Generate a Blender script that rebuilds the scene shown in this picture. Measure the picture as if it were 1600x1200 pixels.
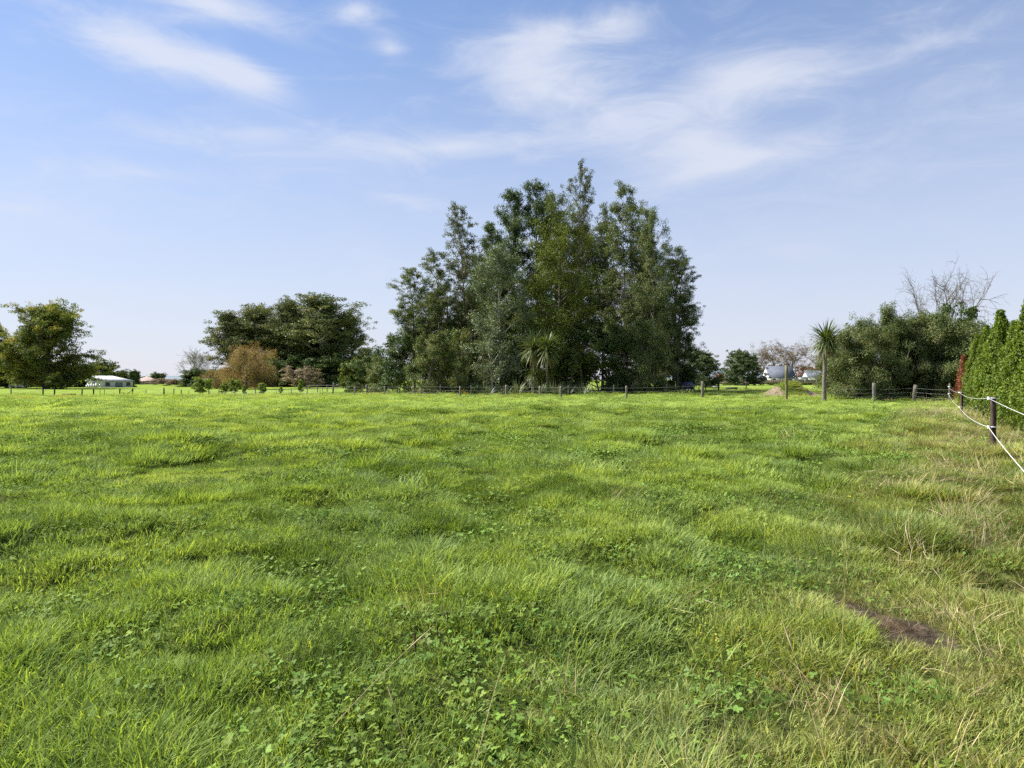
import bpy, math, random
import numpy as np
from mathutils import Vector

for _o in list(bpy.data.objects): bpy.data.objects.remove(_o)
scene = bpy.context.scene
COL = scene.collection
R = math.radians
F, HOR, EYE = 1067.0, 592.0, 1.55          # focal length in photo pixels, horizon row, eye height

# ------------------------------------------------------------------ camera
cam_d = bpy.data.cameras.new("camera"); cam = bpy.data.objects.new("camera", cam_d); COL.objects.link(cam)
cam.location = (0, 0, EYE); cam.rotation_euler = (R(90), 0, 0)
cam_d.sensor_width = 36.0; cam_d.lens = 24.0; cam_d.shift_y = -8 / 1600
cam_d.clip_start = 0.05; cam_d.clip_end = 9000
scene.camera = cam

# ------------------------------------------------------------------ sky and sun
SUN_AZ, SUN_EL = R(290), R(44)             # clockwise from +Y (the view): from the left, a little in front
sun_dir = Vector((math.sin(SUN_AZ) * math.cos(SUN_EL), math.cos(SUN_AZ) * math.cos(SUN_EL), math.sin(SUN_EL)))
sd = bpy.data.lights.new("sun", 'SUN'); so = bpy.data.objects.new("sun", sd); COL.objects.link(so)
sd.energy = 3.3; sd.angle = R(14.0); sd.color = (1.0, 0.965, 0.91)
so.rotation_euler = (-sun_dir).to_track_quat('-Z', 'Y').to_euler(); so.location = (-20, -20, 40)

world = bpy.data.worlds.new("World"); scene.world = world; world.use_nodes = True
wn, wl = world.node_tree.nodes, world.node_tree.links; wn.clear()
def N(t, **k):
    n = wn.new(t)
    for a, v in k.items(): setattr(n, a, v)
    return n
def WM(op, a, b=None, clamp=False):
    n = N('ShaderNodeMath', operation=op, use_clamp=clamp)
    for i, v in enumerate((a, b)):
        if v is None: continue
        if isinstance(v, (int, float)): n.inputs[i].default_value = v
        else: wl.new(v, n.inputs[i])
    return n.outputs[0]
sky = N('ShaderNodeTexSky', sky_type='NISHITA', sun_disc=False, sun_elevation=SUN_EL, sun_rotation=SUN_AZ,
        altitude=0, air_density=1.0, dust_density=0.2, ozone_density=2.0)
tc = N('ShaderNodeTexCoord'); sep = N('ShaderNodeSeparateXYZ'); wl.new(tc.outputs['Generated'], sep.inputs[0])
az = WM('ARCTAN2', sep.outputs[0], sep.outputs[1]); el = WM('ARCSINE', sep.outputs[2])
ae = N('ShaderNodeCombineXYZ'); wl.new(az, ae.inputs[0]); wl.new(el, ae.inputs[1])
# where cloud banks lie: (azimuth deg, elevation deg, half width, half height, tilt, weight)
banks = []
def bank(u, v, hu, hv, tilt, w):
    a = math.degrees(math.atan((u - 800) / F)); e = math.degrees(math.atan((HOR - v) / F * math.cos(R(a))))
    banks.append((a, e, hu / F * 57.3, hv / F * 57.3, tilt, w))
bank(255, 85, 240, 70, -10, 1.0); bank(390, 120, 130, 45, -14, .7); bank(330, 5, 200, 50, -3, .75); bank(560, 20, 80, 35, 0, .6); bank(610, 75, 60, 40, 0, .55)
bank(860, 60, 170, 65, 4, .8); bank(970, 40, 130, 60, 0, .5); bank(850, 140, 270, 95, -12, .9); bank(1160, 125, 230, 80, 4, .85)
bank(700, 230, 420, 48, 4, .75); bank(1090, 225, 260, 85, -6, .75); bank(400, 210, 280, 38, 6, .55); bank(1130, 260, 230, 36, 8, .6)
bank(630, 312, 140, 26, -8, .5); bank(220, 270, 170, 28, 2, .42); bank(40, 325, 120, 30, 0, .42); bank(1450, 60, 280, 50, 7, .25); bank(1250, 390, 140, 50, 0, .3)
bank(200, 470, 500, 40, 0, .3)
tot = None
for (a, e, w, h, tl, wt) in banks:
    mp = N('ShaderNodeMapping', vector_type='TEXTURE'); wl.new(ae.outputs[0], mp.inputs[0])
    mp.inputs[1].default_value = (R(a), R(e), 0); mp.inputs[2].default_value = (0, 0, R(tl)); mp.inputs[3].default_value = (R(w), R(h), 1)
    g = N('ShaderNodeTexGradient', gradient_type='QUADRATIC_SPHERE'); wl.new(mp.outputs[0], g.inputs[0])
    s = WM('MULTIPLY', g.outputs['Fac'], wt * 1.75)
    tot = s if tot is None else WM('ADD', tot, s)
# the rest of the sky carries the same thin broken cloud (soft large noise outside the banks)
mpl = N('ShaderNodeMapping'); wl.new(tc.outputs['Generated'], mpl.inputs[0]); mpl.inputs[3].default_value = (1.6, 1.6, 6)
big = N('ShaderNodeTexNoise'); wl.new(mpl.outputs[0], big.inputs['Vector']); big.inputs['Scale'].default_value = 1.6; big.inputs['Detail'].default_value = 3
tot = WM('ADD', tot, WM('MULTIPLY', WM('SUBTRACT', big.outputs['Fac'], .50), 1.0))
mpw = N('ShaderNodeMapping'); wl.new(ae.outputs[0], mpw.inputs[0]); mpw.inputs[2].default_value = (0, 0, R(6)); mpw.inputs[3].default_value = (2.6, 8.5, 1)
wis = N('ShaderNodeTexNoise'); wl.new(mpw.outputs[0], wis.inputs['Vector'])
wis.inputs['Scale'].default_value = 2.6; wis.inputs['Detail'].default_value = 13; wis.inputs['Roughness'].default_value = .66; wis.inputs['Distortion'].default_value = .7
den = WM('ADD', tot, WM('MULTIPLY', WM('SUBTRACT', wis.outputs['Fac'], .52), 2.1))
rmp = N('ShaderNodeMapRange', interpolation_type='SMOOTHSTEP'); wl.new(den, rmp.inputs[0])
rmp.inputs[1].default_value = -0.25; rmp.inputs[2].default_value = 1.35; rmp.inputs[3].default_value = 0.0; rmp.inputs[4].default_value = 0.76
hs = N('ShaderNodeHueSaturation'); wl.new(sky.outputs[0], hs.inputs['Color']); hs.inputs['Saturation'].default_value = 1.38; hs.inputs['Value'].default_value = .84
cl = N('ShaderNodeMixRGB'); wl.new(rmp.outputs[0], cl.inputs[0]); vt = N('ShaderNodeMixRGB', blend_type='MULTIPLY'); vt.inputs[0].default_value = 1; wl.new(hs.outputs[0], vt.inputs[1]); vt.inputs[2].default_value = (1.0, .92, .98, 1)
wl.new(vt.outputs[0], cl.inputs[1]); cl.inputs[2].default_value = (4.5, 4.62, 5.0, 1)
# thin pale veil over the whole sky (thicker air path near the horizon)
veil = N('ShaderNodeMapRange', interpolation_type='SMOOTHSTEP'); wl.new(el, veil.inputs[0])
veil.inputs[1].default_value = R(-1); veil.inputs[2].default_value = R(34); veil.inputs[3].default_value = 0.88; veil.inputs[4].default_value = 0.26
vm = N('ShaderNodeMixRGB'); wl.new(veil.outputs[0], vm.inputs[0]); wl.new(cl.outputs[0], vm.inputs[1]); vm.inputs[2].default_value = (3.55, 3.75, 4.45, 1)
bg = N('ShaderNodeBackground'); wl.new(vm.outputs[0], bg.inputs[0]); bg.inputs[1].default_value = 0.050
wo = N('ShaderNodeOutputWorld'); wl.new(bg.outputs[0], wo.inputs[0])

vs = scene.view_settings; vs.view_transform = 'Standard'; vs.look = 'None'; vs.exposure = 1.98; vs.gamma = 1; vs.use_curve_mapping = False
cy = scene.cycles
cy.max_bounces = 5; cy.diffuse_bounces = 3; cy.glossy_bounces = 1; cy.transmission_bounces = 2; cy.transparent_max_bounces = 4
cy.caustics_reflective = False; cy.caustics_refractive = False; cy.sample_clamp_indirect = 6
cy.use_adaptive_sampling = True; cy.adaptive_threshold = .012; cy.adaptive_min_samples = 16
cy.use_denoising = False
try: cy.denoiser = 'OPENIMAGEDENOISE'; cy.denoising_input_passes = 'RGB_ALBEDO_NORMAL'; cy.denoising_prefilter = 'ACCURATE'
except Exception: pass

# ------------------------------------------------------------------ helpers
rng = np.random.default_rng(7)
_tab = np.random.default_rng(99).random((256, 256))
def vn(x, y, s=0):
    x = np.asarray(x, float) + 37.3 * s + 1000; y = np.asarray(y, float) + 91.7 * s + 1000
    xi, yi = np.floor(x).astype(int), np.floor(y).astype(int); fx, fy = x - xi, y - yi
    fx = fx * fx * (3 - 2 * fx); fy = fy * fy * (3 - 2 * fy)
    a, b = _tab[xi & 255, yi & 255], _tab[(xi + 1) & 255, yi & 255]
    c, d = _tab[xi & 255, (yi + 1) & 255], _tab[(xi + 1) & 255, (yi + 1) & 255]
    return (a * (1 - fx) + b * fx) * (1 - fy) + (c * (1 - fx) + d * fx) * fy
def fbm(x, y, s=0, o=3):
    t, a, n = 0, 1.0, 0
    for i in range(o): t = t + a * vn(np.asarray(x) * 2 ** i, np.asarray(y) * 2 ** i, s + i * 3); n += a; a *= .5
    return t / n
def sst(e0, e1, x):
    t = np.clip((np.asarray(x, float) - e0) / (e1 - e0), 0, 1); return t * t * (3 - 2 * t)
FD = np.array((9.3, 15.1)) / math.hypot(9.3, 15.1); FP = np.array((9.8, 13.9))     # the rope fence's line
def fence_side(x, y):                      # metres left (+) of the rope fence
    return -((np.asarray(x) - FP[0]) * FD[1] - (np.asarray(y) - FP[1]) * FD[0])
DIRT = [(2.24, 4.62, .25, .44), (2.40, 4.16, .34, .36)]
def dirt_mask(x, y):
    m = 0
    for (cx, cy_, a, b) in DIRT:
        m = np.maximum(m, 1 - np.sqrt(((x - cx) / a) ** 2 + ((y - cy_) / b) ** 2))
    return np.clip(m * 2.2 + (fbm(x * 9, y * 9, 5) - .5) * 1.3, 0, 1) * (m > -.6)
def bald(x, y): return np.max([np.clip(1.3 - np.sqrt(((x - cx) / a) ** 2 + ((y + dy - cy_) / b) ** 2), 0, 1) for (cx, cy_, a, b) in DIRT for dy in (0, .2, .4)], 0)
def gz(x, y):
    x = np.asarray(x, float); y = np.asarray(y, float)
    r = np.hypot(x, y); k = 1 - sst(60, 110, r)
    h = k * (.34 * (fbm(x / 1.5, y / 1.5, 1) - .5) + .26 * (fbm(x / 6, y / 6, 2, 2) - .5) + .20 * (vn(x / .5, y / .5, 8) - .5))
    h = h * sst(1.0, 5.0, r) + .25 * (fbm(x / 60, y / 60, 4, 2) - .5) * sst(20, 60, r) * k
    for (cx, cy_, a, b) in DIRT: h = h * (1 - np.exp(-((x - cx) ** 2 + (y - cy_) ** 2) / 1.0))
    drop = -.75 * sst(52, 92, y) * sst(2, 38, -x)
    return h + drop
def P(u, D, dz=0.0):
    x = (u - 800) / F * D
    return Vector((x, D, float(gz(x, D)) + dz))
def zv(v, D): return EYE - (v - HOR) * D / F
def px(n, D): return n * D / F

def tag(o, label=None, cat=None, group=None, kind=None):
    if label: o["label"] = label
    if cat: o["category"] = cat
    if group: o["group"] = group
    if kind: o["kind"] = kind
    return o
def empty(name, loc=(0, 0, 0), rz=0):
    o = bpy.data.objects.new(name, None); COL.objects.link(o); o.location = loc; o.rotation_euler = (0, 0, rz); o.empty_display_size = .2
    return o
def link(name, me, parent=None, loc=None):
    o = bpy.data.objects.new(name, me); COL.objects.link(o)
    if parent: o.parent = parent
    if loc is not None: o.location = loc
    return o

class MB:                                   # collects quads (numpy) into one mesh
    def __init__(s): s.V = []; s.Q = []; s.T = []; s.n = 0
    def add(s, V, Q, t=0.5):
        V = np.asarray(V, float).reshape(-1, 3); Q = np.asarray(Q, int).reshape(-1, 4)
        s.V.append(V); s.Q.append(Q + s.n); s.n += len(V)
        s.T.append(np.broadcast_to(np.asarray(t, float), (len(V),)))
    def mesh(s, name, mat, smooth=False):
        V = np.concatenate(s.V); Q = np.concatenate(s.Q); T = np.concatenate(s.T)
        me = bpy.data.meshes.new(name)
        me.vertices.add(len(V)); me.vertices.foreach_set("co", V.astype(np.float32).ravel())
        me.loops.add(len(Q) * 4); me.loops.foreach_set("vertex_index", Q.astype(np.int32).ravel())
        me.polygons.add(len(Q)); me.polygons.foreach_set("loop_start", (np.arange(len(Q)) * 4).astype(np.int32))
        if smooth: me.polygons.foreach_set("use_smooth", np.ones(len(Q), bool))
        a = me.attributes.new("tint", 'FLOAT', 'POINT'); a.data.foreach_set("value", T.astype(np.float32))
        me.update(calc_edges=True); me.materials.append(mat)
        return me
    def build(s, name, mat, parent=None, loc=None, smooth=False): return link(name, s.mesh(name, mat, smooth), parent, loc)
    def tube(s, Pts, rad, k=5, t=.5, cap=False):
        Pts = np.asarray(Pts, float); n = len(Pts); rad = np.broadcast_to(np.asarray(rad, float), (n,))
        T = np.gradient(Pts, axis=0); T /= np.linalg.norm(T, axis=1)[:, None] + 1e-9
        ref = np.array((1., 0, 0)) if abs(T[0, 0]) < .8 else np.array((0, 1., 0))
        A = np.cross(T, ref); A /= np.linalg.norm(A, axis=1)[:, None] + 1e-9; B = np.cross(T, A)
        an = np.arange(k) * 2 * math.pi / k
        V = Pts[:, None] + rad[:, None, None] * (np.cos(an)[None, :, None] * A[:, None] + np.sin(an)[None, :, None] * B[:, None])
        i = np.arange(n - 1)[:, None] * k; j = np.arange(k)[None]; j2 = (j + 1) % k
        Q = np.stack([i + j, i + j2, i + k + j2, i + k + j], -1).reshape(-1, 4)
        V = V.reshape(-1, 3)
        if cap and k % 2 == 0:
            for b in (0, (n - 1) * k):
                for m in range(1, k // 2): Q = np.vstack([Q, [[b + m - 1, b + m, b + k - m - 1, b + (k - m) % k]]])
        s.add(V, Q, t)
    def box(s, c, d, rz=0, t=.5):
        x, y, z = np.array(d) / 2
        V = np.array([(-x, -y, -z), (x, -y, -z), (x, y, -z), (-x, y, -z), (-x, -y, z), (x, -y, z), (x, y, z), (-x, y, z)])
        if rz: V = V @ np.array(((math.cos(rz), math.sin(rz), 0), (-math.sin(rz), math.cos(rz), 0), (0, 0, 1)))
        s.add(V + np.array(c), [(0, 3, 2, 1), (4, 5, 6, 7), (0, 1, 5, 4), (1, 2, 6, 5), (2, 3, 7, 6), (3, 0, 4, 7)], t)

# ------------------------------------------------------------------ materials
MATS = {}
def mat(name, c1, c2=None, rough=.85, scale=4.0, bump=0.0, bscale=30.0, spec=.2, metal=0, stretch=(1, 1, 1), c3=None):
    if name in MATS: return MATS[name]
    m = bpy.data.materials.new(name); m.use_nodes = True; nt = m.node_tree; b = nt.nodes['Principled BSDF']
    b.inputs['Roughness'].default_value = rough; b.inputs['Specular IOR Level'].default_value = spec; b.inputs['Metallic'].default_value = metal
    t = nt.nodes.new('ShaderNodeTexCoord'); mp = nt.nodes.new('ShaderNodeMapping'); nt.links.new(t.outputs['Object'], mp.inputs[0]); mp.inputs[3].default_value = stretch
    n = nt.nodes.new('ShaderNodeTexNoise'); nt.links.new(mp.outputs[0], n.inputs['Vector']); n.inputs['Scale'].default_value = scale; n.inputs['Detail'].default_value = 6
    r = nt.nodes.new('ShaderNodeValToRGB'); nt.links.new(n.outputs['Fac'], r.inputs[0])
    r.color_ramp.elements[0].position = .35; r.color_ramp.elements[1].position = .65
    r.color_ramp.elements[0].color = (*c1, 1); r.color_ramp.elements[1].color = (*(c2 or c1), 1)
    if c3: e = r.color_ramp.elements.new(.74); e.color = (*c3, 1)
    nt.links.new(r.outputs[0], b.inputs['Base Color'])
    if bump:
        n2 = nt.nodes.new('ShaderNodeTexNoise'); nt.links.new(mp.outputs[0], n2.inputs['Vector']); n2.inputs['Scale'].default_value = bscale; n2.inputs['Detail'].default_value = 5
        bp = nt.nodes.new('ShaderNodeBump'); bp.inputs['Strength'].default_value = bump; bp.inputs['Distance'].default_value = .02
        nt.links.new(n2.outputs['Fac'], bp.inputs['Height']); nt.links.new(bp.outputs[0], b.inputs['Normal'])
    MATS[name] = m; return m
def leafmat(name, ca, cb, cc=None, trans=.35, gloss=.018, rough=.5, instancer=False):
    if name in MATS: return MATS[name]
    m = bpy.data.materials.new(name); m.use_nodes = True; nt = m.node_tree; nd = nt.nodes; nd.clear(); L = nt.links.new
    at = nd.new('ShaderNodeAttribute'); at.attribute_name = 'tint'
    r = nd.new('ShaderNodeValToRGB'); L(at.outputs['Fac'], r.inputs[0]); e = r.color_ramp.elements
    e[0].color = (*ca, 1); e[1].color = (*cb, 1); e[0].position = 0.05; e[1].position = .8 if cc else .95
    if cc: k = e.new(.97); k.color = (*cc, 1)
    col = r.outputs[0]
    if instancer:                            # colour of the plant from its point, times the blade's own variation
        ai = nd.new('ShaderNodeAttribute'); ai.attribute_type = 'INSTANCER'; ai.attribute_name = 'pcol'
        mx = nd.new('ShaderNodeMixRGB'); mx.blend_type = 'MULTIPLY'; mx.inputs[0].default_value = 1
        L(ai.outputs['Color'], mx.inputs[1]); L(r.outputs[0], mx.inputs[2]); col = mx.outputs[0]
    df = nd.new('ShaderNodeBsdfDiffuse'); tr = nd.new('ShaderNodeBsdfTranslucent'); gl = nd.new('ShaderNodeBsdfGlossy')
    gl.inputs['Roughness'].default_value = rough; gl.inputs['Color'].default_value = (.9, .95, .9, 1)
    L(col, df.inputs[0]); 
    tm = nd.new('ShaderNodeMixRGB'); tm.blend_type = 'MULTIPLY'; tm.inputs[0].default_value = 1; L(col, tm.inputs[1]); tm.inputs[2].default_value = (1.25, 1.2, .6, 1); L(tm.outputs[0], tr.inputs[0])
    m1 = nd.new('ShaderNodeMixShader'); m1.inputs[0].default_value = trans; L(df.outputs[0], m1.inputs[1]); L(tr.outputs[0], m1.inputs[2])
    m2 = nd.new('ShaderNodeMixShader'); m2.inputs[0].default_value = gloss; L(m1.outputs[0], m2.inputs[1]); L(gl.outputs[0], m2.inputs[2])
    o = nd.new('ShaderNodeOutputMaterial'); L(m2.outputs[0], o.inputs[0])
    MATS[name] = m; return m
M_bark = mat("bark_grey", (.09, .075, .06), (.17, .15, .125), scale=3, bump=.5, stretch=(3, 3, .6))
M_barkpale = mat("bark_pale", (.20, .18, .155), (.36, .34, .30), scale=2, bump=.3, stretch=(3, 3, .5))
M_barkdark = mat("bark_dark", (.045, .036, .028), (.09, .075, .06), scale=3, bump=.5, stretch=(3, 3, .6))
M_post = mat("weathered_wood", (.085, .072, .056), (.19, .172, .142), scale=5, bump=.6, bscale=18, stretch=(5, 5, .8), c3=(.25, .25, .20))
M_postpale = mat("pale_post_wood", (.16, .148, .12), (.27, .255, .215), scale=6, bump=.5, bscale=18, stretch=(5, 5, .8))
M_postgreen = mat("treated_post_wood", (.11, .10, .045), (.18, .17, .08), scale=5, bump=.5, bscale=18, stretch=(5, 5, .7))
M_postdark = mat("dark_post_wood", (.035, .022, .018), (.08, .055, .045), scale=6, bump=.6, bscale=20, stretch=(6, 6, .8))
M_wire = mat("fence_wire", (.30, .30, .29), (.40, .40, .39), rough=.6)
M_rope = mat("white_rope", (.44, .43, .41), (.56, .55, .53), rough=.8, scale=80)
M_plastic = mat("white_plastic", (.75, .75, .74), (.8, .8, .8), rough=.4, spec=.5)

# ------------------------------------------------------------------ ground
def ground():
    rad = np.concatenate([[0.0], np.geomspace(.5, 6000, 400)])
    front = np.radians(np.linspace(-52, 52, 300)); back = np.radians(np.linspace(52, 308, 70))[1:-1]
    an = np.concatenate([front, back]); K = len(an)
    X = rad[:, None] * np.sin(an)[None]; Y = rad[:, None] * np.cos(an)[None]; Z = gz(X, Y)
    far = sst(2000, 6000, rad)[:, None] * -6; Z = Z + far
    V = np.stack([X, Y, Z], -1).reshape(-1, 3); n = len(rad)
    i = np.arange(n - 1)[:, None] * K; j = np.arange(K)[None]; j2 = (j + 1) % K
    Q = np.stack([i + j, i + K + j, i + K + j2, i + j2], -1).reshape(-1, 4)
    b = MB(); b.add(V, Q, dirt_mask(X, Y).ravel())
    m = bpy.data.materials.new("meadow_soil_and_turf"); m.use_nodes = True; nt = m.node_tree; L = nt.links.new; bs = nt.nodes['Principled BSDF']
    bs.inputs['Roughness'].default_value = 1; bs.inputs['Specular IOR Level'].default_value = 0
    t = nt.nodes.new('ShaderNodeTexCoord')
    def nz(s, d=4):
        k = nt.nodes.new('ShaderNodeTexNoise'); L(t.outputs['Object'], k.inputs['Vector']); k.inputs['Scale'].default_value = s; k.inputs['Detail'].default_value = d; return k.outputs['Fac']
    def ramp(f, a, b_, p0=.35, p1=.65):
        r = nt.nodes.new('ShaderNodeValToRGB'); L(f, r.inputs[0]); r.color_ramp.elements[0].color = (*a, 1); r.color_ramp.elements[1].color = (*b_, 1)
        r.color_ramp.elements[0].position = p0; r.color_ramp.elements[1].position = p1; return r.outputs[0]
    def mix(f, a, b_, fv=None):
        x = nt.nodes.new('ShaderNodeMixRGB')
        if f is not None: L(f, x.inputs[0])
        else: x.inputs[0].default_value = fv
        L(a, x.inputs[1]); L(b_, x.inputs[2]); return x.outputs[0]
    fine = ramp(nz(3.0, 8), (.09, .14, .018), (.18, .255, .035))
    broad = ramp(nz(.12, 5), (.20, .28, .05), (.245, .29, .075))
    thatch = ramp(nz(9, 6), (.030, .040, .010), (.085, .105, .026))
    tf = nt.nodes.new('ShaderNodeAttribute'); tf.attribute_name = 'turf'
    c = mix(tf.outputs['Fac'], thatch, mix(None, fine, broad, .45))
    soil = ramp(nz(14, 6), (.024, .019, .014), (.078, .060, .046))
    at = nt.nodes.new('ShaderNodeAttribute'); at.attribute_name = 'tint'
    L(mix(at.outputs['Fac'], c, soil), bs.inputs['Base Color'])
    bp = nt.nodes.new('ShaderNodeBump'); bp.inputs['Strength'].default_value = .8; bp.inputs['Distance'].default_value = .08; L(nz(5, 6), bp.inputs['Height']); L(bp.outputs[0], bs.inputs['Normal'])
    o = b.build("ground", m, smooth=True)
    ta = o.data.attributes.new("turf", 'FLOAT', 'POINT'); ta.data.foreach_set("value", np.ascontiguousarray(np.broadcast_to(sst(14, 45, rad)[:, None], X.shape), np.float32).ravel())
    tag(o, "flat green pasture under the grass, running to the horizon", "ground", kind="structure")
ground()
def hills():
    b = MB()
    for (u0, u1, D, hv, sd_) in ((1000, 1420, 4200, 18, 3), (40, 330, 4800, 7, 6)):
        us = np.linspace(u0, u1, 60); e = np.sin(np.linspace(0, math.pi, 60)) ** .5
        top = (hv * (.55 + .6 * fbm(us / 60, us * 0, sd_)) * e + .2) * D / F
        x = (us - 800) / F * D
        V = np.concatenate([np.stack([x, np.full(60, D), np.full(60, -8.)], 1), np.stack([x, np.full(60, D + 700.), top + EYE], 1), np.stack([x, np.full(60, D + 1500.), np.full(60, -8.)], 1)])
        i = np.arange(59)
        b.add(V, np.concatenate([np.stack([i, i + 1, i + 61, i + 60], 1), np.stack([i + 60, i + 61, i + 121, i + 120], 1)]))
    o = b.build("hills", mat("far_hills", (.10, .13, .15), (.14, .17, .19), scale=.004), smooth=True)  # distance haze is put into the base colour as a blue grey tint
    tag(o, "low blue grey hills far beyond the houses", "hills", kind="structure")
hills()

# ------------------------------------------------------------------ meadow: plants scattered over points
def blades(r, n, rad, L0, L1, w0, w1, lean0=.1, lean1=.6, bend0=.3, bend1=1.4, seg=3, wind=(.25, .1), outward=.5, curl=0):
    b = MB(); a = r.random(n) * 2 * math.pi; q = np.sqrt(r.random(n)) * rad
    base = np.stack([np.cos(a) * q, np.sin(a) * q, np.full(n, -.03)], 1)
    hd = np.stack([np.cos(a), np.sin(a)], 1) * outward + r.normal(0, .6, (n, 2)) + np.array(wind)
    hd /= np.linalg.norm(hd, axis=1)[:, None] + 1e-9
    L = r.uniform(L0, L1, n) * (1 - .25 * q / rad); W = r.uniform(w0, w1, n)
    le = r.uniform(lean0, lean1, n); be = r.uniform(bend0, bend1, n)
    side = np.stack([-hd[:, 1], hd[:, 0], np.zeros(n)], 1)
    tw = r.normal(0, .5, n)[:, None]; up = np.array((0, 0, 1.))
    side = side * np.cos(tw) + np.concatenate([hd, np.zeros((n, 1))], 1) * np.sin(tw)
    p = base.copy(); rows = []
    for s in range(seg + 1):
        f = s / seg; w = W * (1 - f ** 2.2) * (.75 + .5 * min(1, f * 3)) + .0004
        rows.append(np.stack([p - side * w[:, None] / 2, p + side * w[:, None] / 2], 1))
        th = le + be * f ** 1.3
        p = p + (L / seg)[:, None] * np.stack([np.sin(th) * hd[:, 0], np.sin(th) * hd[:, 1], np.cos(th)], 1)
    V = np.stack(rows, 1).reshape(n, (seg + 1) * 2, 3)
    k = np.arange(seg) * 2; q1 = np.stack([k, k + 1, k + 3, k + 2], 1)
    Q = (np.arange(n)[:, None, None] * (seg + 1) * 2 + q1[None]).reshape(-1, 4)
    b.add(V.reshape(-1, 3), Q, np.repeat(r.random(n), (seg + 1) * 2)); return b
def leafgon(b, c, az_, pitch, roll, S, shape, t):
    pts = np.array([(x, y, 0.10 * (abs(x) ** 1) - .05 * y) for x, y in shape]) * S
    cr, sr = math.cos(roll), math.sin(roll); pts = pts @ np.array(((cr, 0, sr), (0, 1, 0), (-sr, 0, cr)))
    cp, sp = math.cos(pitch), math.sin(pitch); pts = pts @ np.array(((1, 0, 0), (0, cp, sp), (0, -sp, cp)))
    ca, sa = math.cos(az_), math.sin(az_); pts = pts @ np.array(((ca, sa, 0), (-sa, ca, 0), (0, 0, 1)))
    n = len(pts); b.add(pts + c, [(0, i, i + 1, i + 2) for i in range(1, n - 2, 2)], t)
# three-lobed toothed leaf: centre then outline (pairs share the centre)
BUT = [(0, 0), (-.10, -.10), (-.42, -.22), (-.62, .02), (-.50, .18), (-.40, .30), (-.16, .24), (-.30, .52), (-.20, .70), (0, .92), (.20, .70), (.30, .52), (.16, .24), (.40, .30), (.50, .18), (.62, .02), (.42, -.22), (.10, -.10)]
OVAL = [(0, 0), (-.10, .08), (-.20, .35), (-.22, .6), (-.15, .85), (0, 1.05), (.15, .85), (.22, .6), (.20, .35), (.10, .08)]
def herb(r, n, rad, h0, h1, s0, s1, shape, pitch=(.0, .7)):
    b = MB()
    for i in range(n):
        a = r.random() * 6.283; q = math.sqrt(r.random()) * rad; h = r.uniform(h0, h1) * (1 - .4 * q / rad)
        c = np.array((math.cos(a) * q, math.sin(a) * q, h)); t = r.random()
        root = np.array((c[0] * .55, c[1] * .55, -.03)); mid = (root + c) / 2 + np.array((c[0] * .12, c[1] * .12, h * .15))
        b.tube([root, mid, c], [.0016, .0014, .001], 3, t)
        leafgon(b, c, a - math.pi / 2 + r.normal(0, .7), r.uniform(*pitch) * -1, r.normal(0, .3), r.uniform(s0, s1), shape, t)
    return b
M_grass = leafmat("grass_blades", (.62, .66, .6), (1.25, 1.2, 1.1), (1.75, 1.45, 1.3), trans=.42, gloss=.010, rough=.6, instancer=True)
M_herb = leafmat("buttercup_leaves", (.75, .75, .75), (1.12, 1.12, 1.1), (1.25, 1.25, 1.1), trans=.22, gloss=.010, rough=.6, instancer=True)
M_straw = leafmat("dry_grass_blades", (.6, .6, .6), (1.25, 1.2, 1.1), trans=.25, gloss=.03, instancer=True)
LIB = {}
def lib(key, makers, m):
    c = bpy.data.collections.new(key)
    for i, b in enumerate(makers):
        me = b.mesh("%s_%02d" % (key, i), m); c.objects.link(bpy.data.objects.new("%s_%02d" % (key, i), me))
    LIB[key] = (c, len(makers))
def rr(s): return np.random.default_rng(abs(int(s)))
lib("plant_a", [blades(rr(i), 56, .15, .06, .18, .0038, .0088, .1, 1.0, .2, 1.4) for i in range(6)] +
               [blades(rr(20 + i), 90, .12, .12, .25, .0032, .0066, .15, .7, .5, 1.8, seg=4, outward=.8) for i in range(5)], M_grass)
lib("plant_b", [herb(rr(40 + i), 26, .19, .02, .11, .014, .034, BUT) for i in range(5)] + [herb(rr(60), 7, .09, .02, .08, .06, .12, OVAL, (.5, 1.1))], M_herb)
lib("plant_c", [blades(rr(70 + i), 50, .2, .12, .40, .0014, .0028, .5, 1.35, .2, 1.3, wind=(-.5, .1)) for i in range(4)], M_straw)
lib("plant_d", [blades(rr(80 + i), 320, .45, .07, .19, .006, .011, .3, 1.2, .2, 1.2, seg=2) for i in range(4)] +
               [blades(rr(90 + i), 240, .32, .14, .30, .006, .010, .2, .8, .5, 1.6, seg=3, outward=.8) for i in range(3)], M_grass)
def sprigs(r, n, rad, h, S):
    b = MB(); a = r.random(n) * 6.283; q = np.sqrt(r.random(n)) * rad
    for i in range(n):
        c = np.array((math.cos(a[i]) * q[i], math.sin(a[i]) * q[i], r.uniform(.3, 1) * h * (1 - .5 * q[i] / rad)))
        leafgon(b, c, r.random() * 6.283, r.uniform(-.8, .3), r.normal(0, .4), S * r.uniform(.7, 1.3), BUT[:1] + BUT[1::2], r.random())
    return b
lib("plant_e", [sprigs(rr(100 + i), 120, .4, .15, .036) for i in range(3)], M_herb)
lib("plant_f", [blades(rr(110 + i), 420, .95, .05, .15, .010, .02, .5, 1.3, .2, .9, seg=2) for i in range(4)], M_grass)

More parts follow.
